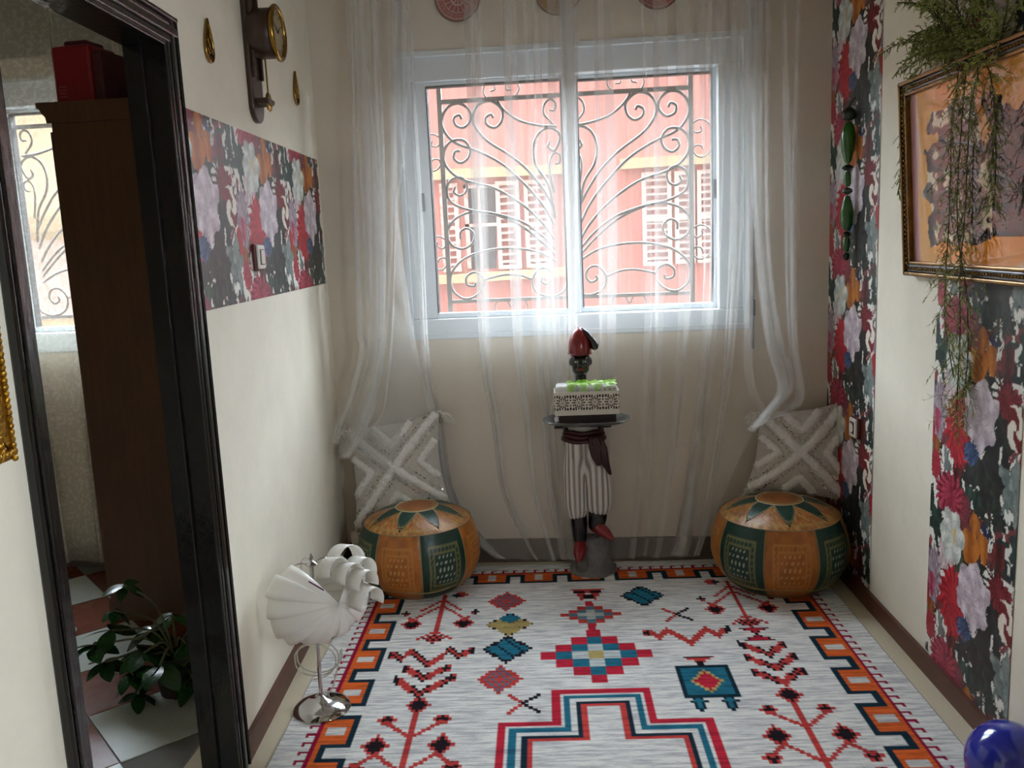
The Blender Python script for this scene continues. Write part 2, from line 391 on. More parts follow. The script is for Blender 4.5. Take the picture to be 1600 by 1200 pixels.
# ------------------------------------------------------------------ window with two sliding sashes
def make_window(name):
    w = empty(name, (0, WY, 0), kind='structure'); x0, x1, z0, z1 = W1
    def part(nm, boxes, mat='window_white', parent=w, bevel=0.004):
        m = MB()
        for a, b in boxes: m.box2(a, b)
        return m.build(nm, mat, parent, bevel=bevel)
    part('frame_top', [((x0, 0.012, 2.122), (x1, 0.16, z1))]); part('frame_sill', [((x0, 0.004, z0), (x1, 0.16, 1.118))])
    part('frame_side', [((x0, 0.012, 1.118), (-0.735, 0.16, 2.122))]); part('frame_side', [((0.545, 0.012, 1.118), (x1, 0.16, 2.122))])
    m = MB(); m.box2((x0-0.014, -0.006, z0-0.012), (x1+0.016, 0.004, z0+0.012)); m.box2((x0-0.014, -0.006, z1-0.012), (x1+0.016, 0.012, z1+0.012))
    m.box2((x0-0.014, -0.006, z0), (x0+0.01, 0.012, z1)); m.box2((x1-0.01, -0.006, z0), (x1+0.016, 0.012, z1)); m.build('architrave', 'window_white', w, bevel=0.003)
    for (a, b, y0, y1, hx) in ((-0.735, -0.045, 0.03, 0.065, -0.712), (-0.095, 0.548, 0.075, 0.11, 0.54)):
        sash = empty('sash', (0, 0, 0)); sash.parent = w
        t = 0.055
        part('stile', [((a, y0, 1.118), (a+t+0.005, y1, 2.122))], parent=sash); part('stile', [((b-t if b < 0 else b-0.018, y0, 1.118), (b, y1, 2.122))], parent=sash)
        part('rail', [((a+t, y0, 1.118), (b-0.015, y1, 1.142))], parent=sash); part('rail', [((a+t, y0, 2.105), (b-0.015, y1, 2.122))], parent=sash)
        yc = (y0+y1)/2; m = MB(); bx = b-t if b < 0 else b-0.018
        m.box2((a+t+0.004, yc-0.002, 1.14), (bx+0.001, yc+0.002, 2.106)); m.build('pane', 'pane_glass', sash)
        m = MB()
        for (p, q) in (((a+t+0.005, y0-0.001, 1.142), (a+t+0.010, y1+0.001, 2.105)), ((bx-0.005, y0-0.001, 1.142), (bx, y1+0.001, 2.105)), ((a+t+0.01, y0-0.001, 2.1), (bx-0.005, y1+0.001, 2.106))): m.box2(p, q)
        m.build('gasket', 'gasket', sash)
        m = MB(); m.box2((hx-0.007, y0-0.008, 1.585), (hx+0.007, y0, 1.665)); m.build('latch', 'handle_grey', sash, bevel=0.004)
    part('guide_rail', [((0.533, 0.12, 1.118), (0.548, 0.15, 2.122))], 'cream_band'); part('guide_rail', [((-0.735, 0.12, 1.118), (-0.72, 0.15, 2.122))], 'cream_band')
    return w
win1 = make_window('window_1')
win2 = copy_tree(win1); win2.name = 'window_2'; win2.location.x += DXN
win_fill = empty('window_fill', CR, aR, kind='structure')  # frame and pane of the added, unseen side window that brightens the room
for nm, a, b in (('frame_side', (RW0, .03, RZ0), (RW0+.04, .09, RZ1)), ('frame_side', (RW1-.04, .03, RZ0), (RW1, .09, RZ1)), ('frame_top', (RW0, .03, RZ1-.04), (RW1, .09, RZ1)), ('frame_sill', (RW0, .03, RZ0), (RW1, .09, RZ0+.04))):
    m = MB(); m.box2(a, b); m.build(nm, 'window_white', win_fill, bevel=.003)
m = MB(); m.box2((RW0+.038, .058, RZ0+.038), (RW1-.038, .062, RZ1-.038)); m.build('pane', 'pane_glass', win_fill)
# roller shutter tape with its brackets on the wall beside the window
st = empty('shutter_tape', (0, WY, 0), label='grey roller shutter tape on the wall beside the window frame', cat='tape')
p0 = ony(1163, 20, WY); p1 = ony(1169, 545, WY); sx = 0.665+0.018
m = MB(); m.box2((sx-0.006, -0.006, p1.z), (sx+0.006, -0.0045, 2.36)); m.build('tape', 'handle_grey', st)
for z in (2.29, 1.12): 
    m = MB(); m.box2((sx-0.009, -0.016, z-0.035), (sx+0.009, 0, z+0.035)); m.build('bracket', 'gasket', st, bevel=0.003)

# ------------------------------------------------------------------ wrought iron grille outside the window
GY = WY+0.178
def gcrop(x, y):  # traced on the photograph, placed on the grille plane
    p = ony(600+x/2.3083, 40+y/2.3083, GY); return Vector((p.x, 0, p.z))
gxc = (ony(694.5, 300, GY).x+ony(1080, 300, GY).x)/2
def mirror(pts): return [Vector((2*gxc-p.x, p.y, p.z)) for p in pts]
scrolls = [
 ([(705, 650), (745, 575), (790, 510), (850, 450), (940, 380), (982, 310), (965, 255), (915, 240), (874, 275), (876, 318), (903, 340), (932, 325), (935, 300), (915, 290), (906, 303)], .0065),
 ([(708, 715), (745, 640), (800, 565), (880, 480), (970, 420), (1060, 375), (1100, 310), (1082, 252), (1035, 235), (996, 262), (992, 300), (1018, 326), (1048, 315), (1054, 288), (1034, 278), (1024, 294)], .0065),
 ([(712, 765), (750, 705), (820, 630), (920, 560), (1040, 515), (1095, 460), (1098, 405), (1070, 372), (1025, 372), (1001, 405), (1010, 440), (1040, 455), (1063, 436), (1058, 412), (1038, 410)], .0065),
 ([(712, 800), (760, 745), (830, 690), (920, 655), (1020, 630), (1080, 600), (1098, 560), (1085, 518), (1045, 507), (1022, 530), (1026, 562), (1050, 575), (1072, 560), (1066, 540)], .006),
 ([(712, 822), (770, 760), (840, 700), (930, 655), (1010, 640), (1075, 660), (1106, 705), (1095, 750), (1055, 772), (1016, 755), (1006, 722), (1030, 698), (1056, 708), (1058, 735)], .006),
 ([(710, 845), (780, 805), (880, 785), (980, 788), (1060, 815), (1103, 865), (1100, 920), (1060, 955), (1015, 948), (983, 915), (985, 880), (1015, 861), (1045, 876), (1044, 905), (1018, 912), (1012, 898)], .006),
 ([(668, 905), (690, 955), (740, 972), (790, 950), (802, 905), (775, 870), (742, 872), (728, 900), (745, 925), (768, 915), (764, 900)], .006),
 ([(802, 905), (850, 885), (910, 880), (984, 893)], .0055),
 ([(703, 690), (720, 570), (758, 500), (768, 440), (750, 385), (710, 362), (676, 378), (668, 405), (690, 445), (712, 432), (706, 412)], .0065),
 ([(700, 600), (712, 520), (708, 475), (690, 455), (672, 465), (676, 490), (692, 495)], .0055),
 ([(676, 360), (740, 350), (810, 325), (860, 285), (888, 245)], .006),
 ([(690, 350), (720, 310), (716, 275), (694, 260), (676, 275), (682, 300), (698, 298)], .0055),
 ([(1112, 352), (1140, 338), (1172, 352), (1186, 405), (1172, 458), (1140, 474), (1116, 455), (1122, 434), (1142, 432), (1152, 444)], .004),
 ([(1112, 352), (1110, 370), (1126, 386), (1146, 378), (1142, 362)], .004),
 ([(1112, 735), (1140, 718), (1172, 732), (1186, 780), (1172, 826), (1140, 842), (1116, 825), (1122, 800), (1142, 800), (1150, 814)], .004),
 ([(1112, 735), (1114, 752), (1130, 764), (1148, 752), (1146, 738)], .004),
 ([(870, 240), (826, 235), (804, 205), (822, 172), (848, 178), (852, 205), (834, 208)], .004),
 ([(870, 240), (915, 236), (938, 205), (924, 172), (898, 178), (894, 200), (912, 205)], .004),
 ([(884, 1002), (866, 972), (838, 974), (824, 1000), (832, 1016)], .004),
 ([(888, 1002), (904, 970), (932, 970), (946, 996), (938, 1016)], .004),
]
zt = (gcrop(195, 275).z+gcrop(1105, 225).z)/2; zb = (gcrop(230, 1000).z+gcrop(1108, 960).z)/2
gxr = gcrop(1108, 560).x; gxl = 2*gxc-gxr
def make_grille(dx, label):
    gr = empty('window_grille', (dx, GY, 0), label=label, cat='grille', group='wrought iron window grilles')
    for nm, a, b, r in (('rail', (gxl, 0, zt), (gxr, 0, zt), .009), ('rail', (gxl, 0, zb), (gxr, 0, zb), .008),
                        ('upright', (gxl, 0, W1[2]), (gxl, 0, W1[3]), .010), ('upright', (gxr, 0, W1[2]), (gxr, 0, W1[3]), .010), ('upright', (gxc, 0, zb), (gxc, 0, zt), .008)):
        m = MB(); a = Vector(a); b = Vector(b); d = b-a; m.box((a+b)/2, (abs(d.x)+2*r*(d.x == 0), 2*r, abs(d.z)+2*r*(d.z == 0))); m.build(nm, 'iron_cream', gr)
    for pts, r in scrolls:
        P = [gcrop(*p) for p in pts]
        for Q in (P, mirror(P)):
            m = MB(); m.tube(smooth_path(Q, 5), r*1.0, 6); m.build('scroll', 'iron_cream', gr, smooth='full')
    return gr
make_grille(0, 'cream wrought iron scroll grille outside the window facing the pink house')
make_grille(DXN, 'wrought iron scroll grille outside the lace curtained window beyond the black doorway')

# ------------------------------------------------------------------ houses across the street
FY = 11.0
def fp(px, py): p = ony(px, py, FY); return p.x, p.z
house = empty('pink_house', (0, FY, -3.2), label='pink rendered house across the street with cream bands and old shutters', cat='building')
def hp(nm, mat, poly, y0, y1, parent=house):
    m = MB(); m.prism([(x, z+3.2) for x, z in poly], y0, y1); return m.build(nm, mat, parent)
hp('wall', 'pink_render', [(-4.6, -3.2), (30, -3.2), (30, 3.4), (-4.6, 3.4)], 0, 1.0)
for poly in ([fp(655, 267), fp(884, 257), fp(884, 272), fp(655, 283)], [fp(968, 249), fp(1190, 236), fp(1190, 251), fp(970, 265)], [fp(655, 432), fp(888, 417), fp(888, 431), fp(655, 446)]):
    hp('cream_band', 'cream_band', [poly[3], poly[2], poly[1], poly[0]], -0.10, 0)
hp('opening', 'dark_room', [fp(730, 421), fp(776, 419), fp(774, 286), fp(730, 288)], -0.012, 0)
fr = MB(); a, b = fp(731, 420), fp(776, 287)
for (p, q) in (((a[0], -0.03, a[1]+3.2), (a[0]+0.05, -0.01, b[1]+3.2)), ((a[0]+0.17, -0.03, a[1]+3.2), (a[0]+0.20, -0.01, b[1]+3.2)), ((a[0], -0.03, (a[1]+b[1])/2+3.2), (b[0], -0.01, (a[1]+b[1])/2+3.24)), ((a[0], -0.03, b[1]+3.16), (b[0], -0.01, b[1]+3.2))): fr.box2(p, q)
fr.build('window_frame', 'shutter_red', house)
slat_proto = {}
def shutter(x0p, x1p, ytp, ybp, mat, ns=11, tilt=0.0):
    x0, z1 = fp(x0p, ytp); x1, z0 = fp(x1p, ybp); W = x1-x0; H = z1-z0
    sh = empty('shutter', (x0, -0.03, z0+3.2)); sh.parent = house; sh.rotation_euler.z = tilt
    m = MB(); t = 0.05
    m.box2((0, -0.03, 0), (t, 0.02, H)); m.box2((W-t, -0.03, 0), (W, 0.02, H)); m.box2((t, -0.03, 0), (W-t, 0.02, t)); m.box2((t, -0.03, H-t), (W-t, 0.02, H)); m.box2((t, -0.03, H*0.5-t/2), (W-t, 0.02, H*0.5+t/2))
    m.build('shutter_frame', mat, sh)
    step = (H-2*t)/ns; key = (mat, round(W, 3)); R_ = Matrix.Rotation(math.radians(38), 3, 'X')
    for i in range(ns):
        loc = (W/2, -0.006, t+step*(i+0.5))
        if key in slat_proto: o = shared(slat_proto[key], 'slat', sh, loc)
        else:
            m = MB(); m.box((0, 0, 0), (W-2*t, 0.045, 0.012), rot=R_); o = m.build('slat', mat, sh); o.location = loc; slat_proto[key] = o
shutter(687, 722, 288, 424, 'shutter_red', 11)
shutter(774, 816, 284, 419, 'shutter_white', 11); shutter(818, 864, 282, 417, 'shutter_white', 11)
shutter(1002, 1050, 270, 414, 'shutter_white', 12); shutter(1053, 1086, 268, 411, 'shutter_white', 12); shutter(1088, 1132, 266, 409, 'shutter_white', 12)
h2 = empty('cream_house', (-9, FY-0.3, -3.2), label='plain cream house across the street beyond the lace curtain', cat='building')
m = MB(); m.box2((-22, 0, 0), (4.3, 1.3, 6.6)); m.build('wall', 'cream_render', h2)
m = MB(); m.box2((-6, -0.1, 5.0), (4.3, 0, 5.2)); m.build('cream_band', 'cream_band', h2)
m = MB(); m.box2((1.6, -0.02, 3.9), (2.9, 0, 4.9)); m.build('shuttered_window', 'shutter_white', h2)
m = MB(); m.box2((-32, 4.02, -3.3), (32, FY+0.1, -3.2)); tag(m.build('street', 'street'), kind='structure')

# ------------------------------------------------------------------ floral wallpaper
TA, TW = 0.53, 0.532
FEAT = [  # kind, a, w, ra, rw, dark, light
 ('leaf', .415, .149, .07, .09, (22, 24, 24), (52, 60, 56)), ('leaf', .362, .297, .10, .12, (22, 22, 24), (58, 66, 60)), ('leaf', .304, .040, .07, .06, (20, 26, 24), (54, 62, 58)),
 ('leaf', .045, .500, .06, .06, (18, 38, 34), (50, 84, 74)), ('leaf', .474, .281, .055, .085, (92, 106, 104), (160, 170, 166)), ('leaf', .20, .04, .04, .05, (50, 66, 50), (96, 108, 86)),
 ('leaf', .24, .30, .04, .05, (30, 34, 34), (70, 76, 72)), ('leaf', .10, .30, .02, .06, (96, 104, 104), (150, 155, 152)), ('leaf', .50, .43, .03, .05, (30, 50, 46), (70, 92, 84)),
 ('mum', .037, .149, .055, .10, (128, 108, 122), (186, 172, 180)), ('tulip', .03, .180, .018, .04, (150, 40, 70), (196, 110, 132)),
 ('tulip', .029, .266, .026, .036, (120, 62, 30), (164, 96, 44)), ('mum', .028, .320, .034, .05, (136, 26, 44), (190, 58, 72)),
 ('tulip', .162, .307, .03, .04, (56, 16, 20), (112, 40, 42)), ('mum', .130, .393, .085, .068, (108, 16, 40), (190, 70, 92)),
 ('tulip', .248, .363, .022, .040, (24, 52, 44), (62, 94, 82)), ('tulip', .292, .366, .022, .036, (18, 36, 32), (48, 74, 64)),
 ('mum', .232, .405, .030, .045, (88, 22, 38), (150, 70, 84)), ('sprig', .37, .386, .06, .055, (20, 40, 34), (70, 90, 84)), ('leaf', .345, .436, .022, .024, (24, 26, 62), (58, 60, 104)),
 ('tulip', .421, .489, .032, .055, (54, 14, 16), (122, 44, 42)), ('sprig', .395, .03, .05, .05, (22, 34, 32), (60, 78, 70)),
 ('tulip', .290, .440, .030, .048, (146, 80, 26), (190, 116, 44)), ('tulip', .335, .480, .024, .042, (150, 84, 26), (196, 118, 44)), ('tulip', .266, .512, .050, .052, (146, 78, 24), (202, 122, 46)),
 ('peony', .12, .045, .052, .062, (170, 146, 152), (222, 210, 208)), ('peony', .15, .512, .075, .086, (158, 166, 160), (224, 226, 218)), ('tulip', .166, .512, .018, .030, (196, 170, 120), (226, 216, 184)),
 ('mum', .43, .053, .062, .050, (78, 10, 20), (150, 40, 52)), ('swirl', .472, .122, .045, .056, (110, 12, 26), (226, 220, 206)),
 ('mum', .166, .185, .085, .105, (140, 14, 32), (200, 50, 62)), ('peony', .292, .119, .092, .096, (158, 142, 154), (222, 212, 216)), ('mum', .245, .228, .042, .034, (24, 40, 74), (96, 126, 164)),
 ('tulip', .52, .21, .02, .05, (130, 16, 28), (186, 46, 52)),
]
def floral(A, W):
    a = np.mod(A, TA); w = np.mod(W, TW)
    a0_, w0_ = a, w; a = a0_+0.030*(fbm(a0_*17, w0_*17, 61)-.5)+0.012*(fbm(a0_*55, w0_*55, 63)-.5); w = w0_+0.030*(fbm(a0_*17+5, w0_*17, 65)-.5)+0.012*(fbm(a0_*55, w0_*55+9, 67)-.5)
    col = np.ones(a.shape+(3,))*C8(224, 223, 214)
    n1 = fbm(a*26, w*20, 3); lf = n1 > 0.50
    col[lf] = (C8(34, 48, 46)*(0.6+0.8*fbm(a*70, w*70, 5))[..., None])[lf]
    n2 = fbm(a*16+40, w*22, 9); lf = n2 > 0.60; col[lf] = (C8(120, 58, 60)*(0.7+0.6*fbm(a*60, w*60, 8))[..., None])[lf]
    wl_ = fbm(a*34+11, w*24, 51) > 0.585; col[wl_] = C8(222, 221, 212)
    st = (np.abs(fbm(a*13+7, w*7, 21)-0.5) < 0.012); col[st] = C8(26, 34, 32)
    wob = fbm(a*45, w*45, 31)-0.5; wob2 = fbm(a*120, w*120, 33)-0.5
    for k, (kind, fa, fw, ra, rw, cd, cl) in enumerate(FEAT):
        da = (a-fa+TA/2) % TA-TA/2; dw = (w-fw+TW/2) % TW-TW/2
        x = da/ra; y = dw/rw; d = np.hypot(x, y); th = np.arctan2(y, x); ph = k*1.7
        cd, cl = C8(*cd), C8(*cl)
        if kind == 'peony':
            e = 1+0.10*np.cos(6*th+ph)+0.12*wob; s = 0.62+0.38*np.cos(6*th+ph+2.2*d)*np.clip(d, 0, 1)+0.7*wob-0.28*(np.abs(np.sin(9*d+1.6*np.cos(4*th+ph))) < 0.25)+0.3*wob2
        elif kind == 'mum':
            e = 1+0.10*np.cos(17*th+ph)+0.25*wob+0.2*wob2; s = 0.45+0.45*np.cos(15*th+ph+5*d)*np.clip(d*1.3, 0, 1)+0.9*wob+0.6*wob2
        elif kind == 'tulip':
            e = 1+0.10*np.cos(3*th+1.57)+0.15*wob; s = 0.5+0.4*np.cos(4*x+ph)+0.9*wob
        elif kind == 'leaf':
            e = 0.95+0.30*np.cos(5*th+ph)+0.9*wob; s = 0.30+1.2*wob+0.45*(np.abs(x*0.7-y*0.5+0.4*wob) < 0.05)
        elif kind == 'sprig':
            e = 0.55+0.55*np.cos(9*th+ph)+0.4*wob; s = 0.3+wob
        else:
            e = 1+0.15*wob; s = (np.sin(5*d+2*th+ph) > -0.2)*1.0
        ins = d < e
        c = cd+(cl-cd)*np.clip(s, 0, 1)[..., None]
        col[ins] = c[ins]
    return np.clip(col*(0.94+0.12*fbm(a*200, w*200, 77))[..., None], 0, 1)
def wallpaper(parent, x0, x1, z0, z1, a_of_x, w_of_z, ragged=None, step=0.0042):
    X = np.linspace(x0, x1, int((x1-x0)/step)+1); Z = np.linspace(z0, z1, int((z1-z0)/step)+1)
    GX, GZ = np.meshgrid(X, Z); c = floral(a_of_x(GX), w_of_z(GZ))
    o = painted_grid('wallpaper', X, Z, c, 'wallpaper_print', parent, y=-0.002)
    if ragged:   # torn edge: drop the cells outside the ragged outline
        bm = bmesh.new(); bm.from_mesh(o.data); bmesh.ops.delete(bm, geom=[v for v in bm.verts if ragged(v.co.x, v.co.z)], context='VERTS'); bm.to_mesh(o.data); bm.free()
    return o
(sx1, _), (zr, z_red) = RWp(1371, 440), RWp(1319, 540)
redw = 0.185
wallpaper(wall_right, 0.004, sx1, 0.07, CEIL, lambda x: x*TA/sx1, lambda z: z_red+redw-z)
px0 = RWp(1467, 433)[0]; px1 = (RWp(1597, 800)[0]+RWp(1570, 1125)[0])/2; z_red2 = RWp(1500, 672)[1]
wallpaper(wall_right, px0, px1, 0.012, CEIL, lambda x: x-px0, lambda z: z_red2+redw-z,
          ragged=lambda x, z: z < 0.075 and (x-px0) < 0.05+0.03*math.sin(z*160))
lx0 = LWp(288, 330)[0]+0.003; lz0, lz1 = 1.297, 1.822; lp1, lp2 = LWp(322, 325)[0], LWp(484, 331)[0]; per = (lp2-lp1)/2
wallpaper(wall_left, lx0, -0.004, lz0, lz1, lambda x: (x-lp1)/per*TA+0.292, lambda z: LWp(419, 331)[1]+0.119-z,
          ragged=lambda x, z: x > -0.035+0.022*mnoise.noise((0, z*28, 1))+0.012*mnoise.noise((3, z*90, 1)))
# ------------------------------------------------------------------ rug
attrmat('rug_pile', rough=0.95, spec=0.1, streak=((8.0, 75.0, 1.0), (0.58, 0.58, 0.63)), bump=(420, 0.5))
pmat('rug_backing', '8f8c88', 0.9)
RUG_L = 3.1; RUG_TH = math.atan(0.056)
def rug_colors(U, V):
    W_, RED, COR, ORG, NAVY, BLUE, BLK, MUS, MAG = (C8(*c) for c in ((234, 234, 230), (206, 44, 66), (208, 72, 68), (228, 106, 48), (24, 52, 66), (40, 118, 142), (38, 28, 34), (186, 166, 104), (160, 20, 62)))
    V = np.where(V > RUG_L/2, RUG_L-V, V); col = np.ones(U.shape+(3,))*W_
    pu, pv = 0.0118, 0.0175
    def qz(x, s, c): return (np.floor((x-c)/s+0.5))*s
    def put(mask, c): col[mask] = c
    def diamond(cu, cv, a, b, c, su=pu, sv=pv):
        return (np.abs(qz(U, su, cu))/a+np.abs(qz(V, sv, cv))/b) < 1.0
    AU = np.abs(U)
    # border: magenta thread with hooks, orange blocks, dark stepped key line
    def border(s, t, period, ph, L):       # s: distance inwards from the magenta line, t: along
        k = np.mod(t-ph, period); blk = k < period*0.585
        m = L & (s > 0.004) & (s < 0.018); put(m, ORG)
        put(L & (s >= 0.018) & (s < 0.040) & ~blk, NAVY)
        put(L & blk & (s >= 0.018) & (s < 0.092), ORG)
        put(L & blk & (s >= 0.018) & (s < 0.080) & (np.abs(k-period*0.29) < period*0.085), W_*0.93)
        put(L & blk & (s >= 0.092) & (s < 0.113), NAVY)
        ed = ((k > period*0.585) & (k < period*0.585+0.021)) | (k > period-0.021)
        put(L & ed & (s >= 0.018) & (s < 0.113), NAVY)
        put(L & (s > -0.007) & (s <= 0.004), MAG)
        hk = np.mod(t, 0.046); put(L & (hk < 0.010) & (s > -0.034) & (s < 0), MAG); put(L & (hk < 0.022) & (s > -0.036) & (s < -0.026), MAG)
    sU = 0.868-AU; sV = V-0.100
    back = (sV < sU)
    border(sV, U, 0.2025, -0.064, back & (AU < 0.905)); border(sU, V, 0.2285, 0.573-0.2285, (~back) & (V > 0.09))
    def zig(pts, th=0.019):
        us = [p[0] for p in pts]; vs = [p[1] for p in pts]; uq = np.floor(U/pu)*pu+pu/2
        vc = np.interp(uq, us, vs); vc = np.floor(vc/pv+0.5)*pv; ins = (uq >= us[0]-pu) & (uq <= us[-1]+pu)
        d = np.abs(np.floor(V/pv+0.5)*pv-vc); put(ins & (d < th), COR); chk = (np.floor(U/pu)+np.floor(V/pv+0.5)) % 2 == 0
        put(ins & (np.abs(d-pv) < pv*0.5) & chk, BLK); put(ins & (d < pv*.4) & (np.abs(uq-us[0]) < pu) | ins & (d < pv*.4) & (np.abs(uq-us[-1]) < pu), BLK)
    zig([(-.727, .834), (-.691, .871), (-.658, .811), (-.588, .920), (-.521, .800), (-.494, .865), (-.451, .817)])
    zig([(.193, .710), (.231, .751), (.265, .695), (.334, .804), (.405, .694), (.436, .754), (.480, .708)])
    for a, b, c in (((-.664, .942), (-.592, 1.010), (-.520, .941)), ((-.689, 1.017), (-.594, 1.115), (-.492, 1.008)), ((.509, .829), (.583, .905), (.654, .832)), ((.510, .929), (.585, 1.004), (.655, .929)), ((.510, 1.028), (.582, 1.101), (.655, 1.024))): zig([a, b, c])
    # hourglass
    for s in (-1, 1):
        t = (V-0.751)*s; m = (t > 0) & (t < 0.055) & (np.abs(qz(U, pu, .580)) < 0.008+qz(t, pv, 0)*0.85); put(m, BLK)
        m = (t > 0.004) & (t < 0.046) & (np.abs(qz(U, pu, .580)) < qz(t, pv, 0)*0.85-0.004); put(m, RED)
    # stepped medallions on the axis
    def steps(cu, cv, cell_u, cell_v, rings):
        iu = np.abs(np.round((U-cu)/cell_u)); iv = np.abs(np.round((V-cv)/cell_v)); r = iu+iv
        for k, c in rings: put(r == k, c)
    steps(-.006, .877, .056, .0565, [(3, RED), (2, BLUE), (1, C8(206, 216, 214)), (0, MUS*1.05)]); 
    steps(-.007, .545, .0335, .0300, [(3, COR), (2, C8(96, 132, 146)), (1, C8(186, 198, 196)), (0, C8(208, 208, 200))])
    put((np.abs(U+.008) < .014) & (V > .42) & (V < .46), RED); put((np.abs(U+.008) < .016) & (V > .63) & (V < .70), RED)
    for s in (-1, 1):
        t = V-.295; m = (t > 0) & (t < .115) & (np.abs(qz(U, pu, -.006+s*.028)) < np.maximum(.040-qz(t, pv, 0)*.40, .010)); put(m, COR)
        m = (t > .02) & (t < .045) & (np.abs(U-(-.006+s*.034)) < .024); put(m, BLK)
    put((np.abs(U+.006) < .020) & (V > .355) & (V < .395), BLK)
    # lozenges
    def loz(cu, cv, a, b, outer, inner, cross):
        put(diamond(cu, cv, a, b, 0), outer); put(diamond(cu, cv, a*.84, b*.80, 0), inner)
        if cross is not None:
            du = np.abs(np.abs((U-cu)/a)-np.abs((V-cv)/b)); m = diamond(cu, cv, a*.84, b*.8, 0) & (np.abs(((np.floor(U/pu)-np.floor(V/pv)) % 5)) < 1); put(m, cross)
    loz(.211, .380, .094, .104, BLK, BLUE, NAVY); loz(-.319, .815, .094, .108, BLK, BLUE, NAVY)
    loz(-.318, .612, .094, .104, BLK, MUS, BLK)
    for dv, c in ((-.052, BLUE), (.052, MUS)): put(diamond(-.318, .612+dv, .040, .045, 0), c)
    for du in (-.045, .045): put(diamond(-.318+du, .612, .040, .045, 0), MUS)
    for cv in (.397, 1.032):
        put(diamond(-.336, cv, .082, .098, 0), COR); iu = np.floor((U+.336)/pu+.5); iv = np.floor((V-cv)/pv+.5)
        put(diamond(-.336, cv, .066, .074, 0) & ((iu+iv) % 2 == 0), C8(104, 110, 126)); put(diamond(-.336, cv, .018, .02, 0), COR)
    # little crosses
    def dots(u0, v0, u1, v1, n, c, s=0.0075):
        for i in range(n):
            t = i/max(1, n-1); put((np.abs(U-(u0+(u1-u0)*t)) < s) & (np.abs(V-(v0+(v1-v0)*t)) < s*1.25), c)
    for (cu, cv) in ((-.256, 1.19), (.320, .565)):
        dots(cu-.042, cv-.048, cu, cv, 5, COR); dots(cu-.042, cv+.055, cu, cv, 5, COR); dots(cu+.05, cv-.048, cu, cv, 5, BLK); dots(cu+.05, cv+.052, cu, cv, 5, BLK)
    # trees
    def flower(cu, cv, s=1.0): put(diamond(cu, cv, .040*s, .052*s, 0), COR); put(diamond(cu, cv, .026*s, .038*s, 0), BLK)
    for cu, v0 in ((-.595, .344), (.576, .283)):
        h = .30; put((np.abs(U-cu) < .009) & (V > v0-.03) & (V < v0+.34), COR)
        for s in (-1, 1):
            flower(cu+s*.100, v0+.245, 1.0); flower(cu+s*.138, v0+.145, .55)
            dots(cu+s*.10, v0+.20, cu, v0+.08, 9, COR); dots(cu+s*.075, v0+.12, cu, v0+.02, 7, COR); dots(cu+s*.06, v0+.375, cu, v0+.31, 5, COR); dots(cu+s*.13, v0+.16, cu+s*.1, v0+.22, 3, COR)
            put(diamond(cu+s*.066, v0-.025, .034, .03, 0), COR); put(diamond(cu+s*.050, v0-.02, .02, .022, 0), NAVY)
        put(diamond(cu, v0+.372, .040, .046, 0) & ((np.floor(U/pu)+np.floor(V/pv)) % 2 == 0), BLK); put(diamond(cu, v0+.372, .040, .046, 0) & ((np.floor(U/pu)+np.floor(V/pv)) % 2 == 1), COR)
    for cu, v0 in ((-.588, 1.185), (.578, 1.178)):
        put((np.abs(U-cu) < .011) & (V > v0) & (V < RUG_L/2), COR); flower(cu, v0, 1.0)
        for s in (-1, 1):
            flower(cu+s*.085, v0+.085, .66); flower(cu+s*.097, v0+.225, 1.1); flower(cu+s*.138, v0+.332, .66)
            dots(cu+s*.085, v0+.10, cu, v0+.185, 8, COR); dots(cu+s*.09, v0+.27, cu+s*.135, v0+.32, 5, COR); dots(cu+s*.085, v0+.27, cu, v0+.36, 8, COR)
    # turtle
    put((U > .253) & (U < .428) & (V > .974) & (V < 1.182), NAVY); put((U > .268) & (U < .414) & (V > .991) & (V < 1.166), BLUE)
    put(diamond(.342, 1.078, .056, .084, 0), MUS*1.1); put(diamond(.342, 1.078, .042, .058, 0), RED)
    for s in (-1, 1):
        put(diamond(.341+s*.048, 1.205, .034, .056, 0) & (V > 1.182), NAVY); put(diamond(.341+s*.048, 1.20, .022, .036, 0) & (V > 1.182), BLUE)
    t = V-.909; m = (t > 0) & (t < .06) & (np.abs(qz(U, pu, .342)) < .052-.85*qz(t, pv, 0)); put(m, COR); put((t > 0) & (t < .012) & (np.abs(U-.342) < .05), BLK); put((t > .035) & (t < .07) & (np.abs(U-.342) < .012), BLK)
    # big stepped frame
    def inside(d): return ((AU < .158-d) & (V > 1.112+d)) | ((AU < .324-d) & (V > 1.298+d))
    AU = np.abs(U+.006)
    for d, c in ((0, RED), (.026, W_), (.036, BLUE), (.056, W_), (.075, NAVY), (.090, COR*1.04), (.106, W_)): put(inside(d), c)
    return col
U = np.arange(-0.975, 0.9751, 0.0048); V = np.arange(0.0, RUG_L+.001, 0.0048)
UU, VV = np.meshgrid(U, V); rc = rug_colors(UU, VV)
p = onfloor(920, 885)
ux = Vector((math.cos(RUG_TH), math.sin(RUG_TH), 0)); origin = Vector((p.x, p.y, 0)) - ux*0.017
rug = empty('rug', origin+Vector((0, 0.022, 0)), RUG_TH, label='printed white area rug with orange key border and coral geometric motifs', cat='rug')
pile = painted_grid('pile', U, -V, rc, 'rug_pile', rug, y=0.0085, plane='xy')
m = MB(); m.box2((-0.977, -RUG_L-.002, 0.0005), (0.977, .002, 0.0083)); m.build('backing', 'rug_backing', rug)
RUGZ = 0.0087

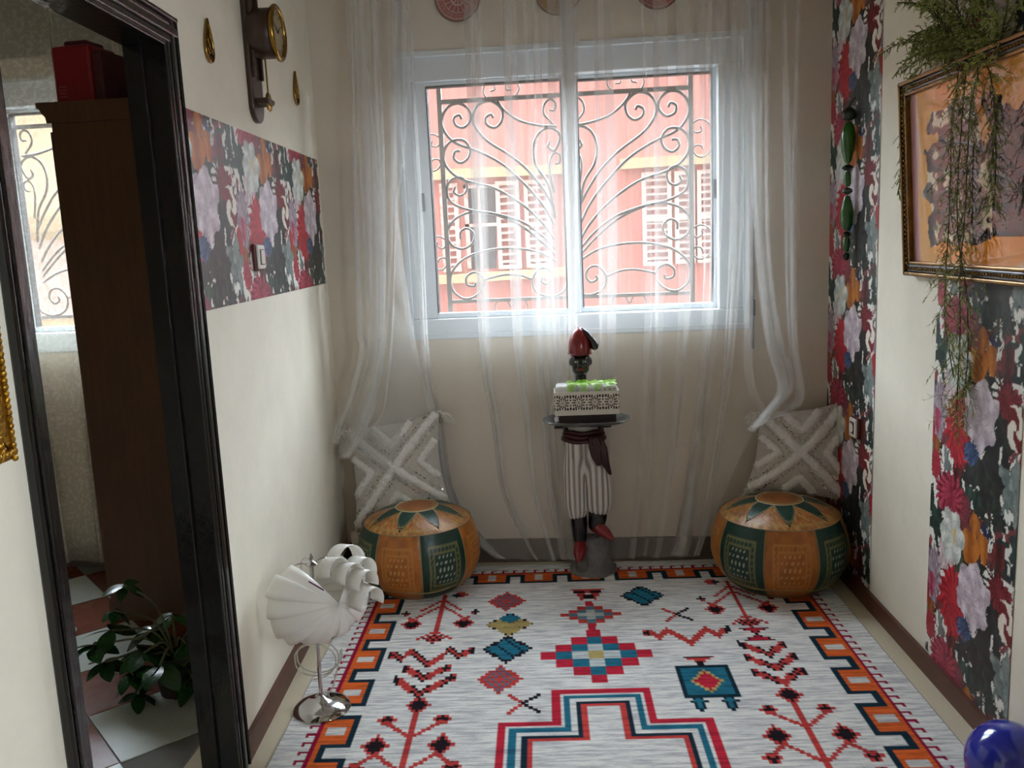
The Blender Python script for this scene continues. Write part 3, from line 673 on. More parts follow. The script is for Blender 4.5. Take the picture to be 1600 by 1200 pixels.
# ------------------------------------------------------------------ poufs
def leather(name, base, gold, kind):
    m, nt, b = newmat(name); N, L = nt.nodes, nt.links
    b.inputs['Roughness'].default_value = 0.36; b.inputs['Specular IOR Level'].default_value = 0.5
    a = N.new('ShaderNodeAttribute'); a.attribute_name = 'Col'; L.new(a.outputs['Color'], b.inputs['Base Color'])
    tc = N.new('ShaderNodeTexCoord'); n = N.new('ShaderNodeTexNoise'); n.inputs['Scale'].default_value = 55; n.inputs['Detail'].default_value = 4
    L.new(tc.outputs['Object'], n.inputs['Vector']); bp = N.new('ShaderNodeBump'); bp.inputs['Strength'].default_value = 0.25; bp.inputs['Distance'].default_value = 0.004
    L.new(n.outputs['Fac'], bp.inputs['Height']); L.new(bp.outputs[0], b.inputs['Normal']); return m
leather('pouf_leather', None, None, None)
pmat('pouf_seam', '8b7a52', 0.6); pmat('stitch_cream', 'cfc4a4', 0.7)
def surf_grid(name, fn, nu, nv, colfn, mat, parent):
    me = bpy.data.meshes.new(name); us = np.linspace(0, 1, nu); vs = np.linspace(0, 1, nv); GU, GV = np.meshgrid(us, vs)
    co = [fn(u, v) for v in vs for u in us]
    fs = [(j*nu+i, j*nu+i+1, (j+1)*nu+i+1, (j+1)*nu+i) for j in range(nv-1) for i in range(nu-1)]
    me.from_pydata(co, [], fs); at = me.color_attributes.new('Col', 'FLOAT_COLOR', 'POINT')
    s = np.clip(colfn(GU, GV), 0, 1).reshape(-1, 3); l = np.where(s <= 0.04045, s/12.92, ((s+0.055)/1.055)**2.4)
    at.data.foreach_set('color', np.concatenate([l, np.ones((len(l), 1))], 1).astype(np.float32).ravel())
    me.polygons.foreach_set('use_smooth', [True]*len(me.polygons)); me.materials.append(MATS[mat])
    o = bpy.data.objects.new(name, me); COL.objects.link(o); o.parent = parent; return o
TAN, GRN, GOLD, CREAM = C8(164, 98, 38), C8(14, 52, 42), C8(176, 152, 86), C8(190, 196, 170)
def side_cols(green, seed):
    def f(u, v):
        base = (GRN if green else TAN); c = np.ones(u.shape+(3,))*base*(0.82+0.36*fbm(u*9, v*9, seed))[..., None]
        gl = GOLD if green else C8(196, 138, 66)
        e = np.minimum(np.minimum(u, 1-u)*1.0, np.minimum(v, 1-v)*1.0)
        for k, wd in ((.13, .010), (.17, .010), (.25, .012), (.275, .008)):
            m = (np.abs(e-k) < wd); c[m] = (base*0.35+gl*0.65)
        m = (e > .185) & (e < .235) & (np.sin(u*70)*np.sin(v*70) > 0.2); c[m] = base*0.55+gl*0.45
        du = np.mod(u*11+np.where(np.mod(np.floor(v*11), 2) > 0, .5, 0), 1)-.5; dv = np.mod(v*11, 1)-.5
        m = (e > .30) & (du*du+dv*dv < .035); c[m] = (CREAM if green else C8(204, 160, 96))
        return c
    return f
def make_pouf(loc, R_, H, rot, label):
    p = empty('leather_pouf', loc, rot, label=label, cat='pouf', group='round leather poufs against the window wall')
    PV = np.linspace(0, 1, 13); PR = [.66, .78, .862, .922, .965, .990, 1.0, .998, .988, .968, .940, .905, .865]
    def rad(v):        # v 0 bottom .. 1 at upper rim
        return R_*float(np.interp(v, PV, PR))
    zr = H*0.82
    n = 8
    for k in range(n):
        a0 = 2*PI*k/n; a1 = 2*PI*(k+1)/n
        def fn(u, v, a0=a0, a1=a1):
            a = a0+(a1-a0)*u; r = rad(v)*(1-0.012*math.exp(-min(u, 1-u)*30)); return (r*math.cos(a), r*math.sin(a), 0.004+zr*v)
        surf_grid('side_panel', fn, 36, 36, side_cols(k % 2 == 1, k), 'pouf_leather', p)
        m = MB(); m.tube([(rad(v)*0.992*math.cos(a0), rad(v)*0.992*math.sin(a0), 0.004+zr*v) for v in np.linspace(0, 1, 14)], 0.0028, 5); m.build('seam', 'pouf_seam', p, smooth=True)
    m = MB(); m.tube([(rad(.16)*1.004*math.cos(a), rad(.16)*1.004*math.sin(a), 0.004+zr*.16+.004*math.sin(a*5)) for a in np.linspace(0, 2*PI, 72)[:-1]], 0.003, 5, closed=True); m.build('piping', 'pouf_seam', p, smooth=True)
    m = MB(); m.lathe([(0.001, 0.0), (R_*0.655, 0.0), (R_*0.655, 0.006)], 48); m.build('base', 'pouf_seam', p)
    r0 = rad(1)
    def ztop(r):  # domed top
        t = r/r0; return zr+0.004+(H-zr)*(1-t**2.6)
    # star: one polar grid, colour by star function, split into centre, points and kites
    rc_ = R_*0.34
    def rim_pt(a, r): return (r*math.cos(a), r*math.sin(a), ztop(r))
    def flat(colr, seed, foil=0.0):
        def f(u, v):
            c = np.ones(u.shape+(3,))*colr*(0.75+0.5*fbm(u*8, v*8, seed))[..., None]
            m = (fbm(u*40, v*40, seed+4) > .58); c[m] = c[m]*(1-foil)+C8(216, 178, 104)*foil
            m = (np.abs(v-.86) < .02); c[m] = c[m]*.4+GOLD*.6
            return c
        return f
    surf_grid('top_centre', lambda u, v: rim_pt(2*PI*u, max(.0005, rc_*v)), 49, 8, flat(C8(150, 86, 34), 3), 'pouf_leather', p)
    for k in range(8):
        ac = 2*PI*(k+.5)/8; hw = PI/8
        def tri(u, v, ac=ac):        # green point: wide at the centre, pointed at the rim
            r = rc_+(r0*0.90-rc_)*v; return rim_pt(ac+(u*2-1)*hw*(1-v), r)
        def kite(u, v, ac=ac+PI/8):  # tan field between the points
            r = rc_+(r0-rc_)*v; w = hw*min(1.0, v/0.875) if v > 0 else 0; x, y, z = rim_pt(ac+(u*2-1)*w, r); return (x, y, z-0.0006)
        surf_grid('star_point', tri, 12, 14, flat(GRN*1.15, 20+k), 'pouf_leather', p)
        surf_grid('top_field', kite, 18, 14, flat(C8(158, 100, 48), 40+k, .5), 'pouf_leather', p)
        m = MB()
        for s in (-1, 1):
            for i in range(13):
                v = (i+.5)/13; r = rc_+(r0*.90-rc_)*v; x, y, z = rim_pt(ac+s*hw*(1-v), r); t = Vector((math.cos(ac), math.sin(ac), 0))
                q = Vector((-t.y, t.x, 0)); a = Vector((x, y, z+.0015))
                m.tube([a-q*.0045, a+q*.0045], .0011, 4)
        m.build('stitching', 'stitch_cream', p)
    m = MB(); m.tube([rim_pt(a, rc_) for a in np.linspace(0, 2*PI, 49)[:-1]], .0022, 5, closed=True); m.build('centre_cord', 'stitch_cream', p, smooth=True)
    m = MB(); m.tube([rim_pt(a, r0*.998) for a in np.linspace(0, 2*PI, 73)[:-1]], .0024, 5, closed=True); m.build('rim_cord', 'pouf_seam', p, smooth=True)
    return p
c = ony(655, 850, 3.525); make_pouf((c.x, 3.525, RUGZ), 0.260, 0.350, -PI/2-0.56, 'tan and green leather pouf with a green panel facing the lamp, below the clock wall')
PF1 = Vector((c.x, 3.44, 0))
c = ony(1217, 845, 3.525); make_pouf((c.x, 3.525, RUGZ), 0.274, 0.355, -PI/2-PI/8-0.02, 'tan and green leather pouf by the floral wallpaper strip and wall socket')
PF2 = Vector((c.x, 3.45, 0))

# ------------------------------------------------------------------ cushions
pmat('cushion_cotton', 'ccc7bd', 0.95, var=(60, 0.15), bump=(220, 0.5), sheen=0.3)
pmat('cushion_fluff', 'fbf8f2', 1.0, bump=(160, 1.0), sheen=0.5)
pmat('sequin', 'b9b2a6', 0.15, metal=0.9); pmat('tassel_wool', 'd9d4c8', 1.0, bump=(90, 1.0))
def make_cushion(label, corners, seed):
    """corners TL,TR,BR,BL in world space; the front faces the room"""
    rnd = random.Random(seed); TL, TR, BR, BL = [Vector(c) for c in corners]
    cu = empty('shag_cushion', (BL+BR)/2, label=label, cat='cushion', group='white tufted cushions on the poufs'); base = (BL+BR)/2
    nrm = ((TR-BL).cross(TL-BR)).normalized()
    if nrm.y > 0: nrm = -nrm
    def pt(u, v, d=0):  # u right, v up, d in front of the mid plane
        sx = 0.035*math.sin(PI*u)*math.sin(PI*v)
        uu = u+(0.5-u)*0.10*math.sin(PI*v)*1.0; vv = v+(0.5-v)*0.10*math.sin(PI*u)
        p = TL*(1-uu)*vv+TR*uu*vv+BR*uu*(1-vv)+BL*(1-uu)*(1-vv); return p+nrm*d-base
    def bulge(u, v): return 0.058*(max(0, math.sin(PI*u)*math.sin(PI*v)))**0.45
    n = 20; m = MB()
    for s in (1, -1):
        vs = [pt(i/n, j/n, s*(bulge(i/n, j/n)+0.003)+0.002*rnd.random()) for j in range(n+1) for i in range(n+1)]
        m.add(vs, [(j*(n+1)+i, j*(n+1)+i+1, (j+1)*(n+1)+i+1, (j+1)*(n+1)+i) for j in range(n) for i in range(n)])
    m.build('cover', 'cushion_cotton', cu, smooth='full')
    def fluff(path, r=0.017):
        P = [Vector(pt(u, v, bulge(u, v)+r*0.5)) for u, v in path]
        Q = []
        for a, b in zip(P, P[1:]):
            k = max(3, int((b-a).length/0.008)); Q += [a+(b-a)*i/k for i in range(k)]
        Q.append(P[-1]); m = MB(); m.tube(Q, [r*(0.85+0.3*rnd.random()) for _ in Q], 8)
        m.v = [tuple(Vector(v)+Vector((rnd.uniform(-1, 1), rnd.uniform(-1, 1), rnd.uniform(-1, 1)))*r*0.16) for v in m.v]
        for q in Q:
            for _ in range(26):
                d = Vector((rnd.gauss(0, 1), rnd.gauss(0, 1), rnd.gauss(0, 1))).normalized()
                if d.dot(nrm) < -0.2: d = -d
                t = d.orthogonal().normalized()*0.0016; a = q+d*r*0.75+Vector((rnd.uniform(-1, 1), 0, rnd.uniform(-1, 1)))*0.004; tip = a+d*rnd.uniform(.006, .013)-Vector((0, 0, .003))
                m.add([a-t, a+t, tip], [(0, 1, 2)])
        m.build('fluffy_band', 'cushion_fluff', cu, smooth='full')
    def line(a, b, k=8): return [(a[0]+(b[0]-a[0])*i/k, a[1]+(b[1]-a[1])*i/k) for i in range(k+1)]
    fluff(line((.03, .95), (.97, .05), 12)); fluff(line((.97, .97), (.03, .03), 12))
    for vee in (((.30, .97), (.50, .76), (.70, .97)), ((.97, .70), (.80, .50), (.97, .30)), ((.03, .68), (.24, .50), (.03, .32)), ((.36, .04), (.50, .20), (.64, .04))):
        fluff(line(vee[0], vee[1], 5)+line(vee[1], vee[2], 5)[1:], 0.015)
    for vee in (((.14, .98), (.5, .62), (.86, .98)), ((.98, .86), (.62, .5), (.98, .14)), ((.02, .86), (.38, .5), (.02, .14)), ((.14, .02), (.5, .38), (.86, .02))):
        m = MB(); P = line(vee[0], vee[1], 16)+line(vee[1], vee[2], 16)[1:]
        for u, v in P:
            u += rnd.uniform(-.008, .008); v += rnd.uniform(-.008, .008); q = Vector(pt(min(.99, max(.01, u)), min(.99, max(.01, v)), bulge(u, v)+.004)); d = (nrm+Vector((rnd.uniform(-.7, .7), 0, rnd.uniform(-.7, .7)))).normalized()
            a = d.orthogonal().normalized(); b = d.cross(a); ring = [q+(a*math.cos(2*PI*k/6)+b*math.sin(2*PI*k/6))*.0052 for k in range(6)]
            m.add(ring, [(0, 1, 2, 3, 4, 5)])
        m.build('sequin_row', 'sequin', cu)
    for (u, v, du, dv) in ((1, 1, .6, -.4), (0, 0, 0, -1), (1, 0, .2, -1), (0, 1, -.6, -.5)):
        q = Vector(pt(u, v)); d = ((TR-TL).normalized()*du*0.6+Vector((0, 0, dv))).normalized(); t = MB()
        t.tube([q, q+d*.025], .004, 6); 
        for k in range(26):
            s = Vector((rnd.gauss(0, 1), rnd.gauss(0, 1), rnd.gauss(0, 1)))*.010; t.tube([q+d*.022+s*.3, q+d*.045+s, q+d*.072+s*.95], [.0045, .0055, .003], 5)
        t.ball(q+d*.030, .014, 8); t.build('tassel', 'tassel_wool', cu, smooth=True)
    return cu
def W(px, py, y): return ony(px, py, y)
make_cushion('white tufted cushion with crossed fluffy bands under the swept curtain, below the clock wall',
             (W(540, 668, 3.735), W(686, 641, 3.735), W(702, 783, 3.665), W(556, 826, 3.635)), 3)
make_cushion('white tufted cushion with crossed fluffy bands leaning by the wall socket and floral strip',
             (W(1186, 642, 3.735), W(1318, 627, 3.715), W(1326, 786, 3.645), W(1164, 766, 3.67)), 5)
# ------------------------------------------------------------------ sheer curtains
sheermat('sheer_voile', 'f2f1ee', 0.15); sheermat('lace_voile', 'f4f0e2', 0.30, lace=55)
pmat('rod_metal', '8a8378', 0.35, metal=0.8)
def make_curtain(name, mat, label, paths, folds, seed, cat='curtain', group=None):
    """paths: list of (u, polyline from top to bottom); cloth between them is interpolated; folds: list of (u, width)"""
    rnd = random.Random(seed); NR = 56
    def resample(P):
        P = [Vector(p) for p in P]; L = [0]
        for a, b in zip(P, P[1:]): L.append(L[-1]+(b-a).length)
        S = smooth_path(P, 10); L = [0]
        for a, b in zip(S, S[1:]): L.append(L[-1]+(b-a).length)
        out = []; j = 0
        for i in range(NR+1):
            t = L[-1]*i/NR
            while j < len(L)-2 and L[j+1] < t: j += 1
            f = (t-L[j])/max(1e-9, L[j+1]-L[j]); out.append(S[j].lerp(S[j+1], min(1, f)))
        return out
    us = [u for u, _ in paths]; PP = [resample(p) for _, p in paths]
    def at(u, i):
        u = min(us[-1], max(us[0], u)); k = max(j for j in range(len(us)-1) if us[j] <= u or j == 0); k = min(k, len(us)-2)
        f = (u-us[k])/(us[k+1]-us[k]); f = f*f*(3-2*f); return PP[k][i].lerp(PP[k+1][i], f)
    cols = []; folds = sorted(folds); prev = 0
    for (fu, fw) in folds+[(1.0, 0)]:
        n = max(2, int((fu-prev)/0.02))
        for q in range(n): cols.append((prev+(fu-prev)*(q+0.5)/n, 0, 0, None))
        if fw:
            ph = rnd.uniform(0, 6.28); sl = rnd.uniform(-.6, .6); info = (ph, sl)
            for dx, dy in ((-.9, -.002), (.0, -.009), (.9, -.013), (1.0, -.006), (.0, 0), (-1.0, .006), (-.9, .013), (0, .009), (.9, .002)): cols.append((fu, dx*fw*0.5, dy*min(1.6, fw/0.02), info))
        prev = fu
    cols = [(0, 0, 0, None)]+cols+[(1, 0, 0, None)]
    m = MB(); nc = len(cols); vs = []
    for i in range(NR+1):
        t = i/NR
        for (u, dx, dy, info) in cols:
            uu = u; ws = 1
            if info: uu = u+0.012*math.sin(info[0]+t*3.0)+0.010*info[1]*t; ws = 0.75+0.45*math.sin(info[0]*2+t*4)
            p = at(uu, i); q = at(min(1, uu+.02), i)-at(max(0, uu-.02), i); q.z = 0
            q = q.normalized() if q.length > 1e-6 else Vector((1, 0, 0))
            wave = 0.010*math.sin(u*38+t*2.0+seed)+0.006*math.sin(u*71-t*3)
            p = p+q*dx*ws+Vector((0, dy+wave*(0.4+0.6*t), 0)); vs.append(p)
    m.add(vs, [(i*nc+k, i*nc+k+1, (i+1)*nc+k+1, (i+1)*nc+k) for i in range(NR) for k in range(nc-1)])
    o = m.build(name, mat, smooth='full'); tag(o, label, cat, group); return o
def rf(seed, n, a, b, lo, hi):
    r = random.Random(seed); return [(r.uniform(a, b), r.uniform(lo, hi)) for _ in range(n)]
CY = 3.665; ZT = 2.60
def top(px): p = ony(px, 60, CY); return (p.x, CY, ZT)
def dn(px, py, y=CY): p = ony(px, py, y); return (p.x, y, p.z)
pathsL = [(0.0, [top(546), dn(552, 300), dn(561, 505), dn(566, 545), dn(548, 620, 3.63), dn(530, 662, 3.60), dn(522, 690, 3.585)]),
          (0.10, [top(590), dn(596, 300), dn(598, 480), dn(590, 580), dn(574, 640, 3.62), dn(556, 690, 3.58), dn(538, 715, 3.57)]),
          (0.16, [top(628), dn(618, 300), dn(615, 480), dn(607, 600), dn(598, 650, 3.63), dn(580, 668, 3.60), dn(552, 700, 3.575)]),
          (0.172, [top(642), dn(652, 300), dn(660, 520), dn(668, 600, 3.76), dn(684, 660, 3.788), dn(706, 780, 3.788), dn(772, 866, 3.735), dn(784, 873, 3.71)]),
          (1.0, [top(895), dn(898, 300), dn(902, 520, 3.71), dn(912, 700, 3.76), dn(914, 838, 3.765), dn(915, 875, 3.74)])]
foldsL = rf(1, 11, .01, .20, .022, .055)+rf(2, 12, .19, .97, .012, .075)
make_curtain('sheer_curtain', 'sheer_voile', 'sheer white curtain whose edge is swept over the cushion beside the clock wall', pathsL, foldsL, 4, group='sheer curtains before the window')
pathsR = [(0.0, [top(885), dn(890, 300), dn(893, 520, 3.715), dn(896, 700, 3.765), dn(898, 838, 3.77), dn(900, 874, 3.745)]),
          (0.768, [top(1160), dn(1160, 300), dn(1150, 520, 3.74), dn(1128, 700, 3.785), dn(1104, 830, 3.765), dn(1092, 868, 3.74)]),
          (0.78, [top(1168), dn(1172, 300), dn(1184, 450), dn(1192, 540), dn(1212, 612, 3.64), dn(1194, 640, 3.60), dn(1176, 668, 3.575)]),
          (0.88, [top(1196), dn(1198, 300), dn(1206, 450), dn(1222, 540), dn(1236, 600, 3.64), dn(1212, 636, 3.60), dn(1190, 660, 3.572)]),
          (0.94, [top(1222), dn(1228, 300), dn(1232, 450), dn(1238, 540), dn(1251, 618, 3.64), dn(1228, 640, 3.60), dn(1200, 652, 3.57)]),
          (1.0, [top(1252), dn(1250, 300), dn(1247, 450), dn(1245, 540), dn(1252, 622, 3.64), dn(1232, 644, 3.60), dn(1204, 654, 3.57)])]
foldsR = rf(5, 11, .02, .74, .012, .075)+rf(6, 7, .785, .90, .015, .04)+[(.95, .03), (.98, .02)]
make_curtain('sheer_curtain', 'sheer_voile', 'sheer white curtain whose edge is swept over the cushion beside the floral strip', pathsR, foldsR, 9, group='sheer curtains before the window')
rod = empty('curtain_rod', (0, CY, ZT), label='slim metal curtain rod fixed high above the window', cat='curtain rod')
m = MB(); m.tube([(-1.05, 0, .012), (.93, 0, .012)], .011, 10); m.build('rod', 'rod_metal', rod, smooth=True)
for x in (-1.0, -.06, .88): m = MB(); m.box2((x-.01, 0, .0), (x+.01, WY-CY+.002, .024)); m.build('bracket', 'rod_metal', rod)
# lace curtain in the side room
xn = W2[0]-.15
pathsN = [(0.0, [(xn, 3.70, 2.66), (xn, 3.70, 1.2), (xn, 3.70, .06)]), (1.0, [(W2[1]+.1, 3.70, 2.66), (W2[1]+.1, 3.70, 1.2), (W2[1]+.1, 3.70, .06)])]
make_curtain('lace_curtain', 'lace_voile', 'patterned cream lace curtain over the window beyond the black doorway', pathsN, rf(12, 16, .02, .98, .01, .05), 3)
# brick print border above that window
pm, nt, b = newmat('brick_print'); bt = nt.nodes.new('ShaderNodeTexBrick'); tcn = nt.nodes.new('ShaderNodeTexCoord'); mpn = nt.nodes.new('ShaderNodeMapping')
mpn.inputs['Rotation'].default_value = (PI/2, 0, 0); nt.links.new(tcn.outputs['Object'], mpn.inputs[0]); nt.links.new(mpn.outputs[0], bt.inputs['Vector'])
bt.inputs['Color1'].default_value = (*lin('6f6a62'), 1); bt.inputs['Color2'].default_value = (*lin('857f75'), 1); bt.inputs['Mortar'].default_value = (*lin('a8a296'), 1)
bt.inputs['Scale'].default_value = 5.5; bt.inputs['Mortar Size'].default_value = 0.03; nt.links.new(bt.outputs[0], b.inputs['Base Color']); b.inputs['Roughness'].default_value = 0.8
m = MB(); m.box2((-4.4, -.002, W2[3]+.09), (-1.75, 0, CEIL)); m.build('wallpaper', 'brick_print', wall_back)

# ------------------------------------------------------------------ round plates above the window
def plate_cols(base, pale):
    def f(u, v):
        c = np.ones(u.shape+(3,))*base; th = u*2*PI
        m = (np.abs(v-.30) < .02) | (np.abs(v-.62) < .02) | (np.abs(v-.9) < .015); c[m] = pale
        m = (v > .34) & (v < .60) & (np.cos(th*16) > .55); c[m] = pale
        m = (v > .66) & (v < .88) & (np.sin(th*30)*np.sin(v*60) > .45); c[m] = pale
        m = (v < .26) & (np.cos(th*8) > v*3); c[m] = pale; return c
    return f
attrmat('glazed_print', rough=0.3)
for (px, py, base, lab) in ((717, 34, C8(158, 44, 44), 'round dark red patterned plate on the wall above the window, towards the clock wall'), (873, 24, C8(170, 122, 44), 'round ochre patterned plate on the wall above the window between two red ones'), (1028, 15, C8(162, 44, 48), 'round dark red patterned plate on the wall above the window, towards the floral strip')):
    p = ony(px, py, WY-.01); r = 0.093
    pl = empty('wall_plate', (p.x, WY-.003, p.z+r), label=lab, cat='plate', group='round patterned wall plates')
    surf_grid('plate_face', lambda u, v: (r*v*math.sin(2*PI*u), -(.006+.012*v**3), r*v*math.cos(2*PI*u)), 97, 33, plate_cols(base, C8(190, 170, 150)), 'glazed_print', pl)
    m = MB(); m.tube([(r*math.sin(a), -.016, r*math.cos(a)) for a in np.linspace(0, 2*PI, 49)[:-1]], .003, 6, closed=True); m.build('rim', 'skirting_brown', pl, smooth=True)
    m = MB(); m.lathe([(.02, 0), (r*.6, .001), (r*.99, .0145), (r*.97, .0125), (r*.5, .003), (.001, .002)], 32); m.v = [(x, -z, y) for x, y, z in m.v]; m.build('plate_back', 'skirting_brown', pl, smooth=True)

# ------------------------------------------------------------------ statue of a servant figure carrying a tray
pmat('lacquer_black', '0d0b0b', 0.22, coat=0.3); pmat('lacquer_red', '7c1016', 0.2, coat=0.4); pmat('lacquer_shirt', 'b9b4aa', 0.4)
pmat('lacquer_maroon', '3e1014', 0.35, var=(14, .35)); pmat('rock_grey', '7d7876', 0.6, var=(16, .5), bump=(26, .7)); pmat('eye_white', 'e8e4dc', 0.2); pmat('tray_silver', '9aa0a2', 0.22, metal=0.85, var=(18, .35))
pmat('lip_red', '6a1a1a', 0.3); attrmat('trouser_paint', rough=0.38); pmat('trim_silver', '8a8884', 0.3, metal=.6)
SY = 3.655
def S(px, py, dy=0.0):
    p = ony(px, py, SY+dy); return Vector((p.x-SX, dy, p.z-RUGZ))
SX = 0; SX = ony(925, 895, SY).x
statue = empty('tray_bearer_statue', (SX, SY, RUGZ), label='painted statue in red hat, striped breeches and maroon sash holding a tray', cat='statue')
# body (head, neck, torso, arms, hands) as one surface
m = MB(); hc = S(907, 566); hx = hc.x
m.ball(hc+Vector((0, 0, .006)), .042, 20, sc=(1.04, 1.12, 1.12)); m.ball(hc+Vector((0, -.010, -.022)), .036, 16, sc=(1.02, 1, .95))
m.ball(hc+Vector((0, -.048, -.006)), .0095, 10, sc=(1.15, .9, .8)); m.tube([hc+Vector((0, -.040, .016)), hc+Vector((0, -.049, -.003))], [.005, .0075], 8)
for s in (-1, 1):
    m.ball(hc+Vector((s*.0085, -.044, -.009)), .006, 8); m.ball(hc+Vector((s*.043, .004, .002)), .014, 10, sc=(.45, .75, 1.15)); m.ball(hc+Vector((s*.016, -.043, .017)), .010, 8, sc=(1.3, .5, .45)); m.ball(hc+Vector((s*.022, -.032, -.008)), .014, 10)
m.ball(hc+Vector((0, -.040, -.040)), .012, 8)
sh = S(908, 612); ws = S(912, 676); m.tube([hc+Vector((0, .006, -.03)), hc+Vector((0, .010, -.07)), sh+Vector((0, .012, .02))], [.024, .023, .034], 14)
m.tube([sh+Vector((0, .012, .012)), sh+Vector((0, .012, -.03)), sh+Vector((0, .01, -.10)), ws+Vector((0, .004, 0))], [.045, .072, .070, .062], 18)
for s in (-1, 1):
    a = sh+Vector((s*.078, .012, -.012)); e = sh+Vector((s*.118, .035, -.125)); h = Vector((ws.x+s*.095, -.105, S(915, 655, -.1).z-.022))
    m.ball(a, .036, 12); m.tube([a, a.lerp(e, .5), e], [.034, .032, .027], 12); m.ball(e, .027, 10); m.tube([e, e.lerp(h, .5), h], [.026, .023, .016], 12)
    m.ball(h+Vector((0, -.018, .002)), .020, 10, sc=(.95, 1.2, .45))
    for k, (ln, off) in enumerate(((.034, -.018), (.040, -.007), (.038, .005), (.030, .015))):
        b0 = h+Vector((off, -.034, .002)); m.tube([b0, b0+Vector((0, -ln*.5, -.001)), b0+Vector((0, -ln*.95, .004))], [.0062, .0058, .0048], 8)
    b0 = h+Vector((-s*.016, -.010, .002)); m.tube([b0, b0+Vector((-s*.014, -.012, .001)), b0+Vector((-s*.02, -.026, .003))], [.007, .0065, .005], 8)
me = remeshed(m, .0035, 3); body = meshobj('body', me, ['lacquer_black', 'lacquer_shirt'], statue)
zn = sh.z+.028; hz = S(915, 655, -.1).z-.022
for pl in me.polygons:
    c = pl.center; skin = c.z > zn or (c.y < -.098 and c.z < hz+.03)
    pl.material_index = 0 if skin else 1
for s in (-1, 1):
    m = MB(); m.ball(hc+Vector((s*.0165, -.0425, .0075)), .0068, 10, sc=(1.25, .7, .62)); e = m.build('eye', 'eye_white', statue, smooth='full')
    m = MB(); m.ball(hc+Vector((s*.0165, -.0470, .0075)), .0034, 8, sc=(1, .7, 1)); m.build('pupil', 'lacquer_black', e, smooth='full')
m = MB(); m.tube([hc+Vector((x*.016, -.0455+.006*abs(x), -.0215+.002*abs(x))) for x in (-1, -.5, 0, .5, 1)], [.002, .0042, .0045, .0042, .002], 8); m.tube([hc+Vector((x*.014, -.0445+.006*abs(x), -.0280)) for x in (-1, -.5, 0, .5, 1)], [.002, .0045, .005, .0045, .002], 8); m.build('lips', 'lip_red', statue, smooth='full')
# tall red hat with a black lapel tassel
hb = S(906, 549); ht = S(907, 511); m = MB(); HH = ht.z-hb.z; prof = [(.047, -.012), (.0485, 0), (.0475, HH*.25), (.043, HH*.5), (.033, HH*.72), (.020, HH*.88), (.009, HH*.97), (.001, HH)]
m.lathe(prof, 28, c=(hb.x, 0, hb.z), sy=1.08, mod=lambda a, z: 1+.03*abs(math.cos(a*1.5+.4))); hat = m.build('hat', 'lacquer_red', statue, smooth=True)
m = MB(); pts = [ht+Vector((.004, -.006, -.004)), S(917, 521, -.02), S(926, 533, -.02), S(930, 541, -.018)]; m.tube(smooth_path(pts, 4), [.004+.0012*i for i in range(13)], 10); m.ball(S(929, 541, -.018), .017, 12, sc=(1, .7, 1)); m.build('tassel', 'lacquer_black', hat, smooth='full')
m = MB(); m.tube([Vector((hb.x+.0485*math.cos(a), .0525*math.sin(a), hb.z-.008)) for a in np.linspace(0, 2*PI, 33)[:-1]], .003, 6, closed=True); m.build('hat_rim', 'lacquer_red', hat, smooth='full')
# breeches
m = MB(); hipz = S(912, 684)
m.tube([S(912, 672), S(912, 690), S(914, 708), S(916, 738)], [.066, .076, .078, .040], 20)
legL = [S(902, 692), S(899, 726), S(899, 762), S(900, 788), S(902, 802), S(904, 809)]; legR = [S(925, 692), S(931, 726), S(935, 762), S(936, 784), S(935, 796), S(934, 803)]
m.tube(legL, [.050, .050, .049, .048, .042, .030], 18); m.tube(legR, [.052, .055, .056, .056, .050, .030], 18)
me = remeshed(m, .005, 14); vs = np.empty(len(me.vertices)*3, np.float32); me.vertices.foreach_get('co', vs); vs = vs.reshape(-1, 3); nr = np.empty_like(vs).ravel(); me.vertices.foreach_get('normal', nr); nr = nr.reshape(-1, 3)
xm = (S(915, 740).x); cxl, cxr = S(900, 760).x, S(935, 760).x; left = vs[:, 0] < xm; zc = S(915, 728).z
cx = np.where(left, cxl, cxr); ang = np.arctan2(vs[:, 1], vs[:, 0]-cx); fl = np.cos(ang*13); vs2 = vs+nr*(fl*.0022)[:, None]
me.vertices.foreach_set('co', vs2.ravel().astype(np.float32)); at = me.color_attributes.new('Col', 'FLOAT_COLOR', 'POINT'); k = np.clip(.80+.9*fl, 0, 1)[:, None]; cc = (C8(128, 122, 114)*(1-k)+C8(208, 202, 194)*k)**2.2
at.data.foreach_set('color', np.concatenate([cc, np.ones((len(cc), 1))], 1).astype(np.float32).ravel()); me.update(); meshobj('breeches', me, 'trouser_paint', statue)
for pts, rr in (([S(904, 806), S(905, 820), S(906, 838), S(907, 850)], [.036, .036, .031, .027]), ([S(934, 799), S(934, 808, -.005), S(932, 818, -.008), S(931, 826, -.01)], [.040, .040, .036, .030])):
    m = MB(); m.tube(smooth_path(pts, 3), list(np.interp(np.linspace(0, 3, 10), range(4), rr)), 16); m.build('stocking', 'lacquer_black', statue, smooth=True)
def shoe(pts, rr, sc):
    m = MB(); P = smooth_path(pts, 4); m.tube(P, list(np.interp(np.linspace(0, len(pts)-1, len(P)), range(len(pts)), rr)), 14); m.ball(pts[-1], rr[-1], 10); m.ball(pts[0], rr[0], 10); me = remeshed(m, .004, 4); return meshobj('shoe', me, 'lacquer_red', statue)
shoe([S(907, 847, 0), S(906, 857, -.03), S(905, 868, -.06), S(904, 876, -.085)], [.026, .029, .025, .011], 1); shoe([S(929, 822, 0), S(938, 826, -.03), S(948, 834, -.05), S(957, 842, -.07)], [.026, .028, .023, .010], 1)
